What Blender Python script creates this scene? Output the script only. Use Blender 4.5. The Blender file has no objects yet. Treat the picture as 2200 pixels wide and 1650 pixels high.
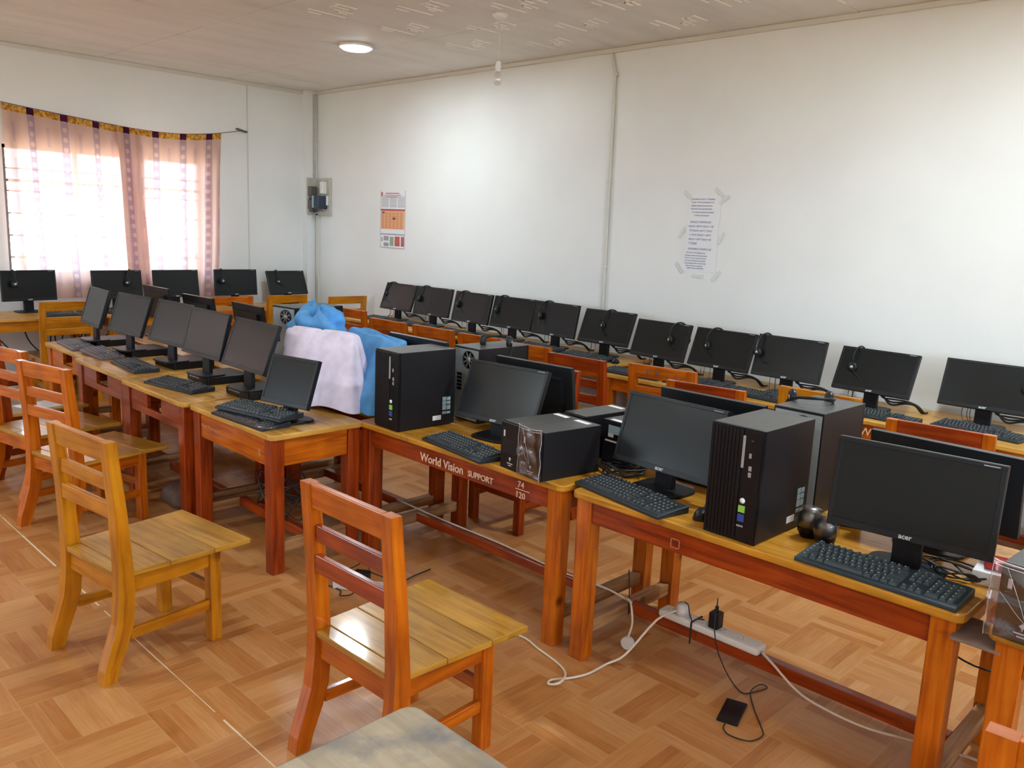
import bpy, math, random
from mathutils import Vector, Matrix, Euler
random.seed(7)
S = bpy.context.scene
COL = S.collection
PI = math.pi
R = math.radians

# ------------------------------------------------------------------ camera
CAM_H = 1.6
yaw, pitch, roll = R(44.26), R(10.55), R(2.51)
cy, sy, cp, sp = math.cos(yaw), math.sin(yaw), math.cos(pitch), math.sin(pitch)
fwd = Vector((-sy*cp, cy*cp, -sp)); right = Vector((cy, sy, 0)); up = right.cross(fwd)
cr, sr = math.cos(roll), math.sin(roll)
r2 = right*cr + up*sr; u2 = up*cr - right*sr
cam_d = bpy.data.cameras.new('camera'); cam = bpy.data.objects.new('camera', cam_d); COL.objects.link(cam)
cam_d.sensor_width = 36; cam_d.lens = 1800/2200*36; cam_d.clip_start = .05
m = Matrix((r2, u2, -fwd)).transposed().to_4x4(); m.translation = Vector((0, 0, CAM_H)); cam.matrix_world = m
S.camera = cam

# ------------------------------------------------------------------ light and exposure
S.view_settings.view_transform = 'Standard'; S.view_settings.look = 'None'
S.view_settings.gamma = 1; S.view_settings.use_curve_mapping = False
S.view_settings.exposure = 0.7
wd = bpy.data.worlds.new('sky'); S.world = wd; wd.use_nodes = True
bg = wd.node_tree.nodes['Background']; bg.inputs[0].default_value = (.68, .84, 1, 1); bg.inputs[1].default_value = 11
S.cycles.use_adaptive_sampling = True; S.cycles.adaptive_threshold = .025
S.cycles.max_bounces = 6; S.cycles.diffuse_bounces = 4; S.cycles.glossy_bounces = 3
S.cycles.transmission_bounces = 5; S.cycles.transparent_max_bounces = 8
S.cycles.use_denoising = True; S.cycles.sample_clamp_indirect = 6
S.cycles.caustics_reflective = False; S.cycles.caustics_refractive = False
CEIL = 2.95
X0, X1, Y0, Y1 = -8.3, 3.4, -2.9, 5.2

def light(name, typ, loc, energy, col, size=.2, rot=(0, 0, 0), sy_=None, portal=False):
    d = bpy.data.lights.new(name, typ); d.energy = energy; d.color = col
    if typ == 'AREA':
        d.size = size
        if sy_: d.shape = 'RECTANGLE'; d.size_y = sy_
        else: d.shape = 'DISK'
        if portal: d.cycles.is_portal = True
    o = bpy.data.objects.new(name, d); COL.objects.link(o); o.location = loc; o.rotation_euler = rot
    return o
sun = light('sun', 'SUN', (0, 0, 8), 9, (1, .95, .88), rot=(R(22), R(28), 0)); sun.data.angle = .01
LAMPS = [(-5.78, 4.02), (-1.0, 3.6), (-4.4, -.9), (.9, -.9), (-2.9, 1.4), (.9, 1.6)]  # the last four are unseen lamps added as fill light
LAMP_W = [18, 33, 22, 18, 6, 11]
for i, (x, y) in enumerate(LAMPS):
    light('ceiling_lamp_light', 'AREA', (x, y, CEIL-.047), LAMP_W[i], (.8, .94, 1), .2)
# windows: (wall, a0, a1, z0, z1)
WINS_L = [(2.17, 3.97, 1.0, 2.12), (-1.6, .3, 1.0, 2.12)]          # window wall, range in y
WINS_B = [(-7.3, -5.6, .95, 2.2)]
WINS_R = [(-2.4, -.1, .9, 2.25), (.3, 2.6, .9, 2.25)]               # right wall, range in y         # rear wall, range in x
for a, b, c, d in WINS_L:
    light('window_portal', 'AREA', (X0-.12, (a+b)/2, (c+d)/2), 1, (1, 1, 1), d-c, (0, -PI/2, 0), b-a, True)
for a, b, c, d in WINS_R:
    light('window_portal', 'AREA', (X1+.12, (a+b)/2, (c+d)/2), 1, (1, 1, 1), d-c, (0, PI/2, 0), b-a, True)
for a, b, c, d in WINS_B:
    light('window_portal', 'AREA', ((a+b)/2, Y0-.12, (c+d)/2), 1, (1, 1, 1), b-a, (PI/2, 0, 0), d-c, True)

# ------------------------------------------------------------------ materials
def nm(name):
    mt = bpy.data.materials.new(name); mt.use_nodes = True
    return mt, mt.node_tree, mt.node_tree.nodes['Principled BSDF']
def N(nt, t, **k):
    n = nt.nodes.new(t)
    for a, b in k.items(): setattr(n, a, b)
    return n
def ramp(nt, stops):
    r = N(nt, 'ShaderNodeValToRGB'); e = r.color_ramp.elements
    while len(e) > 1: e.remove(e[-1])
    e[0].position, e[0].color = stops[0][0], (*stops[0][1], 1)
    for p, c in stops[1:]:
        q = e.new(p); q.color = (*c, 1)
    return r
def plain(name, col, rough=.5, metal=0, spec=.5, coat=0, noise=0, nscale=60, emit=0, bump=0):
    mt, nt, b = nm(name)
    b.inputs['Base Color'].default_value = (*col, 1); b.inputs['Roughness'].default_value = rough
    b.inputs['Metallic'].default_value = metal; b.inputs['Specular IOR Level'].default_value = spec
    b.inputs['Coat Weight'].default_value = coat; b.inputs['Coat Roughness'].default_value = .15
    if emit: b.inputs['Emission Color'].default_value = (*col, 1); b.inputs['Emission Strength'].default_value = emit
    if noise or bump:
        tc = N(nt, 'ShaderNodeTexCoord'); n = N(nt, 'ShaderNodeTexNoise'); n.inputs['Scale'].default_value = nscale; n.inputs['Detail'].default_value = 5
        nt.links.new(tc.outputs['Object'], n.inputs['Vector'])
        if noise:
            lo = tuple(c*(1-noise) for c in col); hi = tuple(min(1, c*(1+noise)) for c in col)
            r = ramp(nt, [(.3, lo), (.7, hi)]); nt.links.new(n.outputs[0], r.inputs[0]); nt.links.new(r.outputs[0], b.inputs['Base Color'])
        if bump:
            bp = N(nt, 'ShaderNodeBump'); bp.inputs['Strength'].default_value = bump; bp.inputs['Distance'].default_value = .002
            nt.links.new(n.outputs[0], bp.inputs['Height']); nt.links.new(bp.outputs[0], b.inputs['Normal'])
    return mt
def wood(name, c1, c2, c3, rough=.32, coat=.5, worn=None, knots=True):
    mt, nt, b = nm(name); L = nt.links.new
    uv = N(nt, 'ShaderNodeUVMap'); mp = N(nt, 'ShaderNodeMapping'); mp.inputs['Scale'].default_value = (1.6, 22, 1)
    L(uv.outputs[0], mp.inputs[0])
    n = N(nt, 'ShaderNodeTexNoise'); n.inputs['Scale'].default_value = 2.2; n.inputs['Detail'].default_value = 7; n.inputs['Distortion'].default_value = .5
    L(mp.outputs[0], n.inputs['Vector'])
    r = ramp(nt, [(.28, c1), (.5, c2), (.72, c3)]); L(n.outputs[0], r.inputs[0])
    n2 = N(nt, 'ShaderNodeTexNoise'); n2.inputs['Scale'].default_value = 5; n2.inputs['Detail'].default_value = 3
    L(uv.outputs[0], n2.inputs['Vector'])
    r2_ = ramp(nt, [(.35, (.72, .68, .62)), (.62, (1.08, 1.05, 1.0))]); L(n2.outputs[0], r2_.inputs[0])
    mx = N(nt, 'ShaderNodeMix', data_type='RGBA', blend_type='MULTIPLY'); mx.inputs[0].default_value = .75
    L(r.outputs[0], mx.inputs[6]); L(r2_.outputs[0], mx.inputs[7]); out = mx.outputs[2]
    if knots:
        v = N(nt, 'ShaderNodeTexVoronoi'); v.inputs['Scale'].default_value = 2.6; L(uv.outputs[0], v.inputs['Vector'])
        kr = ramp(nt, [(.03, (1, 1, 1)), (.085, (0, 0, 0))]); L(v.outputs['Distance'], kr.inputs[0])
        kc = N(nt, 'ShaderNodeMix', data_type='RGBA'); L(kr.outputs[0], kc.inputs[0]); L(out, kc.inputs[6]); kc.inputs[7].default_value = (c1[0]*.45, c1[1]*.35, c1[2]*.4, 1); out = kc.outputs[2]
    if worn:
        tc = N(nt, 'ShaderNodeTexCoord'); n3 = N(nt, 'ShaderNodeTexNoise'); n3.inputs['Scale'].default_value = worn[1]; n3.inputs['Detail'].default_value = 6; n3.inputs['Roughness'].default_value = .62
        L(tc.outputs['Object'], n3.inputs['Vector']); wr = ramp(nt, [(worn[2], (0, 0, 0)), (worn[2]+.2, (1, 1, 1))]); L(n3.outputs[0], wr.inputs[0])
        wc = N(nt, 'ShaderNodeMix', data_type='RGBA'); L(wr.outputs[0], wc.inputs[0]); L(out, wc.inputs[6]); wc.inputs[7].default_value = (*worn[0], 1); out = wc.outputs[2]
    L(out, b.inputs['Base Color'])
    b.inputs['Roughness'].default_value = rough; b.inputs['Coat Weight'].default_value = coat; b.inputs['Coat Roughness'].default_value = .1; b.inputs['Specular IOR Level'].default_value = .25
    bp = N(nt, 'ShaderNodeBump'); bp.inputs['Strength'].default_value = .12; bp.inputs['Distance'].default_value = .001
    L(n.outputs[0], bp.inputs['Height']); L(bp.outputs[0], b.inputs['Normal'])
    return mt
M = {}
M['w_orange'] = wood('orange varnished wood', (.3, .05, .002), (.5, .11, .003), (.6, .165, .006), .34, .4)
M['w_amber'] = wood('amber varnished wood', (.36, .1, .003), (.52, .19, .005), (.6, .25, .01), .34, .4)
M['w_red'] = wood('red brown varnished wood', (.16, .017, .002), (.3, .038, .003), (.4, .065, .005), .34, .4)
M['w_seat'] = wood('worn yellow seat wood', (.28, .115, .012), (.44, .215, .025), (.52, .28, .04), .3, .65, ((.16, .1, .06), 5, .66))
M['w_top'] = wood('worn desk top wood', (.42, .19, .03), (.6, .32, .06), (.68, .4, .1), .42, .2, ((.2, .1, .04), 6, .58))
M['w_topor'] = wood('orange desk top wood', (.38, .14, .008), (.53, .235, .02), (.61, .32, .04), .36, .3, ((.17, .055, .015), 6, .575))
M['w_grey'] = wood('grey worn table top', (.36, .3, .22), (.42, .36, .27), (.47, .41, .32), .4, .3, ((.2, .19, .19), 7, .5))
M['w_dusty'] = wood('dusty stretcher wood', (.22, .09, .03), (.34, .17, .07), (.42, .25, .13), .6, .1)
M['black'] = plain('black plastic', (.008, .008, .01), .42, spec=.3)
M['bezel'] = plain('monitor bezel plastic', (.014, .015, .017), .35, spec=.3)
M['screen'] = plain('matte monitor screen', (.01, .012, .0125), .26, spec=.3)
M['metalblk'] = plain('black painted steel', (.011, .01, .012), .42, spec=.28, noise=.15, nscale=300)
M['topblk'] = plain('dusty sheen black steel', (.06, .062, .062), .38, spec=.5, noise=.15, nscale=40)  # dust on monitor edges; on computer tops the paler colour paints in reflected light
M['tfront'] = plain('tower front plastic', (.004, .004, .006), .3, spec=.3)
M['key'] = plain('key plastic', (.03, .036, .04), .45)
M['kbody'] = plain('keyboard body plastic', (.014, .022, .028), .4)
M['keylight'] = plain('key legend print', (.55, .6, .62), .5)
M['kgrey'] = plain('dusty keyboard plastic', (.14, .12, .13), .5)
M['white'] = plain('white plastic', (.75, .73, .7), .35)
M['paper'] = plain('white paper label', (.8, .8, .82), .6)
M['cable_white'] = plain('cream cable rubber', (.72, .6, .47), .5)
M['cable'] = plain('black cable rubber', (.015, .014, .014), .5)
M['silver'] = plain('brushed silver plastic', (.42, .43, .44), .35, metal=.6)
M['steel'] = plain('zinc steel panel', (.36, .39, .39), .45, metal=.35)
M['logo'] = plain('silver logo print', (.6, .62, .64), .4)
M['textcream'] = plain('cream stencil paint', (.72, .5, .36), .6)
M['textfaint'] = plain('faded stencil paint', (.5, .2, .1), .6)
M['green'] = plain('green sticker', (.25, .55, .08), .4)
M['blue_s'] = plain('blue sticker', (.03, .06, .3), .4)
M['cyan_s'] = plain('pale blue grey sticker', (.3, .42, .47), .4)
M['navy'] = plain('dark navy plastic', (.02, .03, .06), .4)
M['red'] = plain('red wrapper', (.5, .03, .03), .4)
M['ink'] = plain('blue grey ink', (.22, .25, .42), .7)
M['inkdark'] = plain('dark ink', (.1, .1, .14), .7)
M['pinkpaper'] = plain('pale pink paper', (.7, .45, .45), .7)
M['orangeprint'] = plain('orange print', (.8, .42, .2), .6)
M['redprint'] = plain('red print', (.5, .12, .1), .6)
M['greyprint'] = plain('grey print', (.35, .34, .38), .6)
M['greenprint'] = plain('green print', (.3, .38, .28), .6)
M['tape'] = plain('cloudy tape', (.68, .69, .67), .3, coat=.2)
M['wallpaint'] = None
M['lilac'] = plain('lilac cotton cloth', (.78, .7, .84), .9, spec=.15, noise=.12, nscale=14, bump=.3)
M['bluecloth'] = plain('blue cotton cloth', (.12, .36, .72), .85, spec=.2, noise=.2, nscale=10, bump=.3)
M['conduit'] = plain('painted conduit', (.66, .64, .58), .5)
M['board'] = plain('grey painted board', (.5, .47, .41), .6, noise=.1, nscale=20)
M['iron'] = plain('painted window iron', (.12, .1, .09), .5)
M['lampshade'] = plain('lit lamp diffuser', (.93, .98, 1), .5, emit=14)
M['lampbody'] = plain('white lamp body', (.85, .85, .85), .4)
M['brown_b'] = plain('brown hardboard', (.2, .13, .1), .7, noise=.15, nscale=30)
M['crack'] = plain('pale joint filler', (.75, .58, .4), .7)
M['brass'] = plain('brass pins', (.5, .35, .12), .3, metal=1)

def mat_wall():
    mt, nt, b = nm('cream wall paint'); L = nt.links.new
    tc = N(nt, 'ShaderNodeTexCoord'); n = N(nt, 'ShaderNodeTexNoise'); n.inputs['Scale'].default_value = 1.6; n.inputs['Detail'].default_value = 4
    L(tc.outputs['Object'], n.inputs['Vector']); r = ramp(nt, [(.3, (.77, .78, .765)), (.7, (.82, .83, .815))]); L(n.outputs[0], r.inputs[0]); L(r.outputs[0], b.inputs['Base Color'])
    n2 = N(nt, 'ShaderNodeTexNoise'); n2.inputs['Scale'].default_value = 9; n2.inputs['Detail'].default_value = 8; L(tc.outputs['Object'], n2.inputs['Vector'])
    bp = N(nt, 'ShaderNodeBump'); bp.inputs['Strength'].default_value = .25; bp.inputs['Distance'].default_value = .004; L(n2.outputs[0], bp.inputs['Height']); L(bp.outputs[0], b.inputs['Normal'])
    b.inputs['Roughness'].default_value = .42; b.inputs['Specular IOR Level'].default_value = .35
    return mt
M['wallpaint'] = mat_wall()
def mat_ceiling():
    mt, nt, b = nm('ceiling board'); L = nt.links.new
    tc = N(nt, 'ShaderNodeTexCoord'); mp = N(nt, 'ShaderNodeMapping'); mp.inputs['Scale'].default_value = (3.2, .7, 1); L(tc.outputs['Object'], mp.inputs[0])
    n = N(nt, 'ShaderNodeTexNoise'); n.inputs['Scale'].default_value = 1.3; n.inputs['Detail'].default_value = 7; n.inputs['Roughness'].default_value = .6; L(mp.outputs[0], n.inputs['Vector'])
    r = ramp(nt, [(.25, (.7, .68, .65)), (.5, (.79, .77, .73)), (.75, (.83, .81, .78))]); L(n.outputs[0], r.inputs[0]); L(r.outputs[0], b.inputs['Base Color'])
    b.inputs['Roughness'].default_value = .6
    return mt
M['ceiling'] = mat_ceiling()
M['emboss'] = plain('ceiling embossing', (.95, .94, .9), .5)
def mat_floor():
    mt, nt, b = nm('parquet pattern vinyl'); L = nt.links.new
    tc = N(nt, 'ShaderNodeTexCoord'); sep = N(nt, 'ShaderNodeSeparateXYZ'); L(tc.outputs['Object'], sep.inputs[0])
    def math_(op, a, bb=None, c=None):
        n = N(nt, 'ShaderNodeMath', operation=op)
        for i, v in enumerate((a, bb, c)):
            if v is None: continue
            if isinstance(v, (int, float)): n.inputs[i].default_value = v
            else: L(v, n.inputs[i])
        return n.outputs[0]
    B = .288
    X = math_('DIVIDE', math_('ADD', sep.outputs[0], 20.11), B); Y = math_('DIVIDE', math_('ADD', sep.outputs[1], 20.05), B)
    ix, iy = math_('FLOOR', X), math_('FLOOR', Y); fx, fy = math_('FRACT', X), math_('FRACT', Y)
    par = math_('MODULO', math_('ADD', ix, iy), 2)
    def sel(a, c): return math_('ADD', math_('MULTIPLY', a, math_('SUBTRACT', 1, par)), math_('MULTIPLY', c, par))
    across = sel(fy, fx); along = sel(fx, fy)
    st = math_('MULTIPLY', across, 6); si = math_('FLOOR', st); sf = math_('FRACT', st)
    cv = N(nt, 'ShaderNodeCombineXYZ'); L(ix, cv.inputs[0]); L(iy, cv.inputs[1]); L(si, cv.inputs[2])
    wn = N(nt, 'ShaderNodeTexWhiteNoise', noise_dimensions='3D'); L(cv.outputs[0], wn.inputs['Vector'])
    g = N(nt, 'ShaderNodeCombineXYZ'); L(math_('MULTIPLY', along, 1.1), g.inputs[0]); L(math_('MULTIPLY', across, 11), g.inputs[1]); L(math_('MULTIPLY', wn.outputs[0], 40), g.inputs[2])
    gn = N(nt, 'ShaderNodeTexNoise'); gn.inputs['Scale'].default_value = 2.3; gn.inputs['Detail'].default_value = 6; L(g.outputs[0], gn.inputs['Vector'])
    v = math_('ADD', math_('MULTIPLY', wn.outputs[0], .52), math_('MULTIPLY', gn.outputs[0], .7))
    r = ramp(nt, [(.2, (.36, .125, .028)), (.5, (.46, .185, .05)), (.8, (.53, .25, .085)), (1, (.58, .3, .12))]); L(v, r.inputs[0])
    e1 = math_('MINIMUM', sf, math_('SUBTRACT', 1, sf)); l1 = math_('LESS_THAN', e1, .03)
    e2 = math_('MINIMUM', along, math_('SUBTRACT', 1, along)); l2 = math_('LESS_THAN', e2, .012)
    ln = math_('MULTIPLY', math_('MAXIMUM', l1, l2), .4)
    mx = N(nt, 'ShaderNodeMix', data_type='RGBA'); L(ln, mx.inputs[0]); L(r.outputs[0], mx.inputs[6]); mx.inputs[7].default_value = (.56, .32, .15, 1)
    L(mx.outputs[2], b.inputs['Base Color'])
    rn = N(nt, 'ShaderNodeTexNoise'); rn.inputs['Scale'].default_value = 7; rn.inputs['Detail'].default_value = 5; L(tc.outputs['Object'], rn.inputs['Vector'])
    mr = N(nt, 'ShaderNodeMapRange'); mr.inputs[3].default_value = .26; mr.inputs[4].default_value = .44; L(rn.outputs[0], mr.inputs[0]); L(mr.outputs[0], b.inputs['Roughness'])
    bp = N(nt, 'ShaderNodeBump'); bp.inputs['Strength'].default_value = .15; bp.inputs['Distance'].default_value = .003; L(rn.outputs[0], bp.inputs['Height']); L(bp.outputs[0], b.inputs['Normal'])
    return mt
M['floor'] = mat_floor()
def mat_curtain():
    mt = bpy.data.materials.new('thin printed curtain'); mt.use_nodes = True; nt = mt.node_tree; L = nt.links.new
    nt.nodes.remove(nt.nodes['Principled BSDF']); out = nt.nodes['Material Output']
    uv = N(nt, 'ShaderNodeUVMap'); sep = N(nt, 'ShaderNodeSeparateXYZ'); L(uv.outputs[0], sep.inputs[0])
    def mm(op, a, bb=None, c=None):
        n = N(nt, 'ShaderNodeMath', operation=op)
        for i, v in enumerate((a, bb, c)):
            if v is None: continue
            if isinstance(v, (int, float)): n.inputs[i].default_value = v
            else: L(v, n.inputs[i])
        return n.outputs[0]
    u, v = sep.outputs[0], sep.outputs[1]            # metres along the cloth, metres below the hem line
    f = mm('FRACT', mm('DIVIDE', u, .36)); band = mm('MULTIPLY', mm('GREATER_THAN', f, .7), mm('LESS_THAN', f, .92))
    # motif rounds inside the band
    mv = mm('ABSOLUTE', mm('SUBTRACT', mm('FRACT', mm('DIVIDE', v, .085)), .5)); mu = mm('ABSOLUTE', mm('MULTIPLY', mm('SUBTRACT', f, .81), 3.6))
    rr = mm('SQRT', mm('ADD', mm('MULTIPLY', mv, mv), mm('MULTIPLY', mu, mu)))
    mot = mm('MULTIPLY', mm('GREATER_THAN', rr, .25), band)
    ff = mm('FRACT', mm('DIVIDE', u, .36)); mid = mm('MULTIPLY', mm('GREATER_THAN', ff, .24), mm('LESS_THAN', ff, .34))
    mvv = mm('GREATER_THAN', mm('FRACT', mm('DIVIDE', v, .3)), .45)
    pat = mm('MULTIPLY', mid, mm('MULTIPLY', mvv, .45))
    pk = mm('MAXIMUM', mot, pat)
    head = mm('LESS_THAN', v, .055)
    c1 = N(nt, 'ShaderNodeMix', data_type='RGBA'); L(pk, c1.inputs[0]); c1.inputs[6].default_value = (.64, .43, .37, 1); c1.inputs[7].default_value = (.43, .3, .34, 1)
    hn = N(nt, 'ShaderNodeTexNoise'); hn.inputs['Scale'].default_value = 28; L(uv.outputs[0], hn.inputs['Vector'])
    hr = ramp(nt, [(.4, (.42, .16, .02)), (.6, (.72, .42, .1))]); L(hn.outputs[0], hr.inputs[0])
    hc = N(nt, 'ShaderNodeMix', data_type='RGBA'); L(band, hc.inputs[0]); L(hr.outputs[0], hc.inputs[6]); hc.inputs[7].default_value = (.07, .015, .05, 1)
    c2 = N(nt, 'ShaderNodeMix', data_type='RGBA'); L(head, c2.inputs[0]); L(c1.outputs[2], c2.inputs[6]); L(hc.outputs[2], c2.inputs[7])
    df = N(nt, 'ShaderNodeBsdfDiffuse'); tl = N(nt, 'ShaderNodeBsdfTranslucent'); tp = N(nt, 'ShaderNodeBsdfTransparent')
    L(c2.outputs[2], df.inputs[0]); L(c2.outputs[2], tl.inputs[0])
    a = N(nt, 'ShaderNodeMixShader'); a.inputs[0].default_value = .34; L(df.outputs[0], a.inputs[1]); L(tl.outputs[0], a.inputs[2])
    tpf = mm('MULTIPLY', mm('SUBTRACT', 1, mm('MAXIMUM', head, mm('MULTIPLY', pk, .5))), .03)
    c = N(nt, 'ShaderNodeMixShader'); L(tpf, c.inputs[0]); L(a.outputs[0], c.inputs[1]); L(tp.outputs[0], c.inputs[2])
    L(c.outputs[0], out.inputs[0])
    return mt
M['curtain'] = mat_curtain()
def mat_clear(name, tint, alpha, rough=.12):
    mt = bpy.data.materials.new(name); mt.use_nodes = True; nt = mt.node_tree; L = nt.links.new
    nt.nodes.remove(nt.nodes['Principled BSDF']); out = nt.nodes['Material Output']
    g = N(nt, 'ShaderNodeBsdfGlossy'); g.inputs[0].default_value = (.9, .88, .88, 1); g.inputs[1].default_value = rough
    t = N(nt, 'ShaderNodeBsdfTransparent'); t.inputs[0].default_value = (*tint, 1)
    mx = N(nt, 'ShaderNodeMixShader'); mx.inputs[0].default_value = alpha; L(t.outputs[0], mx.inputs[1]); L(g.outputs[0], mx.inputs[2])
    tc = N(nt, 'ShaderNodeTexCoord'); n = N(nt, 'ShaderNodeTexNoise'); n.inputs['Scale'].default_value = 22; n.inputs['Distortion'].default_value = 1.5; L(tc.outputs['Object'], n.inputs['Vector'])
    bp = N(nt, 'ShaderNodeBump'); bp.inputs['Strength'].default_value = .3; bp.inputs['Distance'].default_value = .006; L(n.outputs[0], bp.inputs['Height']); L(bp.outputs[0], g.inputs['Normal'])
    L(mx.outputs[0], out.inputs[0]); return mt
M['film'] = mat_clear('clear plastic film', (.93, .91, .92), .1, .18)
M['glass'] = mat_clear('window glass', (.97, .98, .98), .04, .02)
M['film2'] = mat_clear('crumpled wrapping film', (.88, .9, .92), .16, .3)
M['filmrim'] = mat_clear('folded film edge', (.9, .88, .88), .45, .4)
M['bulbglass'] = mat_clear('bulb glass', (.95, .95, .95), .2, .05)

# ------------------------------------------------------------------ mesh builder
class MB:
    def __init__(s): s.v = []; s.f = []; s.uv = []; s.mi = []; s.sm = []
    def face(s, idx, uvs, mi=0, sm=False): s.f.append(idx); s.uv.append(uvs); s.mi.append(mi); s.sm.append(sm)
    def hexa(s, pts, mi=0):
        """8 points: bottom 4 (ccw from above), top 4"""
        b = len(s.v); s.v += [tuple(p) for p in pts]; P = [Vector(p) for p in pts]
        ex, ey, ez = (P[1]-P[0]).length, (P[3]-P[0]).length, (P[4]-P[0]).length
        off = random.random()*7; big = max((ex, 0), (ey, 1), (ez, 2))[1]
        loc = [(0, 0, 0), (ex, 0, 0), (ex, ey, 0), (0, ey, 0), (0, 0, ez), (ex, 0, ez), (ex, ey, ez), (0, ey, ez)]
        for q, ax in (((0, 3, 2, 1), 2), ((4, 5, 6, 7), 2), ((0, 1, 5, 4), 1), ((2, 3, 7, 6), 1), ((1, 2, 6, 5), 0), ((3, 0, 4, 7), 0)):
            al = [a for a in (0, 1, 2) if a != ax]
            if big in al: u = big; w = [a for a in al if a != big][0]
            else: u, w = al
            s.face([b+i for i in q], [(loc[i][u]+off, loc[i][w]+off*.37+ax*.11) for i in q], mi)
        return s
    def box(s, x0, x1, y0, y1, z0, z1, mi=0):
        return s.hexa([(x0, y0, z0), (x1, y0, z0), (x1, y1, z0), (x0, y1, z0), (x0, y0, z1), (x1, y0, z1), (x1, y1, z1), (x0, y1, z1)], mi)
    def cbox(s, c, d, mi=0, rot=None):
        if rot is None: return s.box(c[0]-d[0]/2, c[0]+d[0]/2, c[1]-d[1]/2, c[1]+d[1]/2, c[2]-d[2]/2, c[2]+d[2]/2, mi)
        e = Euler(rot).to_matrix(); C = Vector(c); pts = []
        for z in (-1, 1):
            for x, y in ((-1, -1), (1, -1), (1, 1), (-1, 1)): pts.append(C + e @ Vector((x*d[0]/2, y*d[1]/2, z*d[2]/2)))
        return s.hexa(pts, mi)
    def loft(s, rings, mi=0, sm=True, cap=True, close=True):
        b = len(s.v); n = len(rings[0])
        for r in rings: s.v += [tuple(p) for p in r]
        for i in range(len(rings)-1):
            for j in range(n if close else n-1):
                k = (j+1) % n
                s.face([b+i*n+j, b+i*n+k, b+(i+1)*n+k, b+(i+1)*n+j], [(i*.02, j*.02)]*4, mi, sm)
        if cap and close:
            s.face([b+j for j in range(n)][::-1], [(0, 0)]*n, mi, False); s.face([b+(len(rings)-1)*n+j for j in range(n)], [(0, 0)]*n, mi, False)
        return s
    def tube(s, pts, r, seg=8, mi=0, smooth=True, sub=4):
        P = [Vector(p) for p in pts]
        if sub > 1 and len(P) > 2:
            Q = []
            for i in range(len(P)-1):
                p0, p1, p2, p3 = P[max(i-1, 0)], P[i], P[i+1], P[min(i+2, len(P)-1)]
                for k in range(sub):
                    t = k/sub; Q.append(.5*((2*p1)+(p2-p0)*t+(2*p0-5*p1+4*p2-p3)*t*t+(3*p1-3*p2+p3-p0)*t**3))
            Q.append(P[-1]); P = Q
        rings = []; prev = None
        for i, p in enumerate(P):
            d = (P[min(i+1, len(P)-1)]-P[max(i-1, 0)])
            if d.length < 1e-9: d = Vector((0, 0, 1))
            d.normalize(); a = prev if prev is not None else (Vector((0, 0, 1)) if abs(d.z) < .9 else Vector((1, 0, 0)))
            a = (a-d*a.dot(d)); a.normalize(); prev = a; c = d.cross(a)
            rr = r[i*len(r)//len(P)] if isinstance(r, (list, tuple)) else r
            rings.append([p+(a*math.cos(2*PI*k/seg)+c*math.sin(2*PI*k/seg))*rr for k in range(seg)])
        return s.loft(rings, mi, smooth)
    def lathe(s, prof, c=(0, 0, 0), axis='z', seg=24, mi=0):
        rings = []
        for r, h in prof:
            ring = []
            for k in range(seg):
                a = 2*PI*k/seg; x, y = r*math.cos(a), r*math.sin(a)
                p = (x, y, h) if axis == 'z' else ((h, x, y) if axis == 'x' else (y, h, x))
                ring.append((c[0]+p[0], c[1]+p[1], c[2]+p[2]))
            rings.append(ring)
        return s.loft(rings, mi)
    def prism(s, poly, z0, z1, mi=0):
        n = len(poly); b = len(s.v); s.v += [(x, y, z0) for x, y in poly]+[(x, y, z1) for x, y in poly]; off = random.random()*7
        s.face([b+i for i in range(n)][::-1], [(poly[i][0]+off, poly[i][1]) for i in range(n)][::-1], mi)
        s.face([b+n+i for i in range(n)], [(poly[i][0]+off, poly[i][1]) for i in range(n)], mi)
        for i in range(n):
            k = (i+1) % n; d = math.dist(poly[i], poly[k])
            s.face([b+i, b+k, b+n+k, b+n+i], [(off, z0), (off+d, z0), (off+d, z1), (off, z1)], mi)
        return s
    def mesh(s, name, mats):
        me = bpy.data.meshes.new(name); me.from_pydata(s.v, [], s.f)
        uvl = me.uv_layers.new(name='UVMap'); k = 0; flat = []
        for u in s.uv:
            for a in u: flat += [a[0], a[1]]
        uvl.data.foreach_set('uv', flat)
        for mt in (mats if isinstance(mats, (list, tuple)) else [mats]): me.materials.append(M[mt])
        me.polygons.foreach_set('material_index', s.mi); me.polygons.foreach_set('use_smooth', s.sm); me.update()
        return me
def obj(name, mb, mats, parent=None, bev=0, label=None, loc=None, rot=None):
    me = mb.mesh(name, mats) if isinstance(mb, MB) else mb
    o = bpy.data.objects.new(name, me); COL.objects.link(o)
    if parent is not None: o.parent = parent
    if bev:
        b = o.modifiers.new('bevel', 'BEVEL'); b.width = bev; b.segments = 2; b.limit_method = 'ANGLE'; b.angle_limit = R(40)
    if label: o['label'] = label
    if loc: o.location = loc
    if rot: o.rotation_euler = rot
    return o
def tag(o, label, cat, group=None, kind=None):
    o['label'] = label; o['category'] = cat
    if group: o['group'] = group
    if kind: o['kind'] = kind
    return o
def thing(name, label, cat, loc=(0, 0, 0), rz=0, group=None):
    o = bpy.data.objects.new(name, None); COL.objects.link(o); o.empty_display_size = .05
    o.location = loc; o.rotation_euler = (0, 0, rz); return tag(o, label, cat, group)
def struct(name, mb, mats, parent=None, bev=0):
    o = obj(name, mb, mats, parent, bev)
    if parent is None: o['kind'] = 'structure'
    return o
def copy_tree(o, label=None, group=None):
    r = o.copy(); COL.objects.link(r)
    if label: r['label'] = label
    if group: r['group'] = group
    for ch in list(o.children):
        c = ch.copy(); COL.objects.link(c); c.parent = r
        for g in ch.children:
            d = g.copy(); COL.objects.link(d); d.parent = c
    return r
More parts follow.
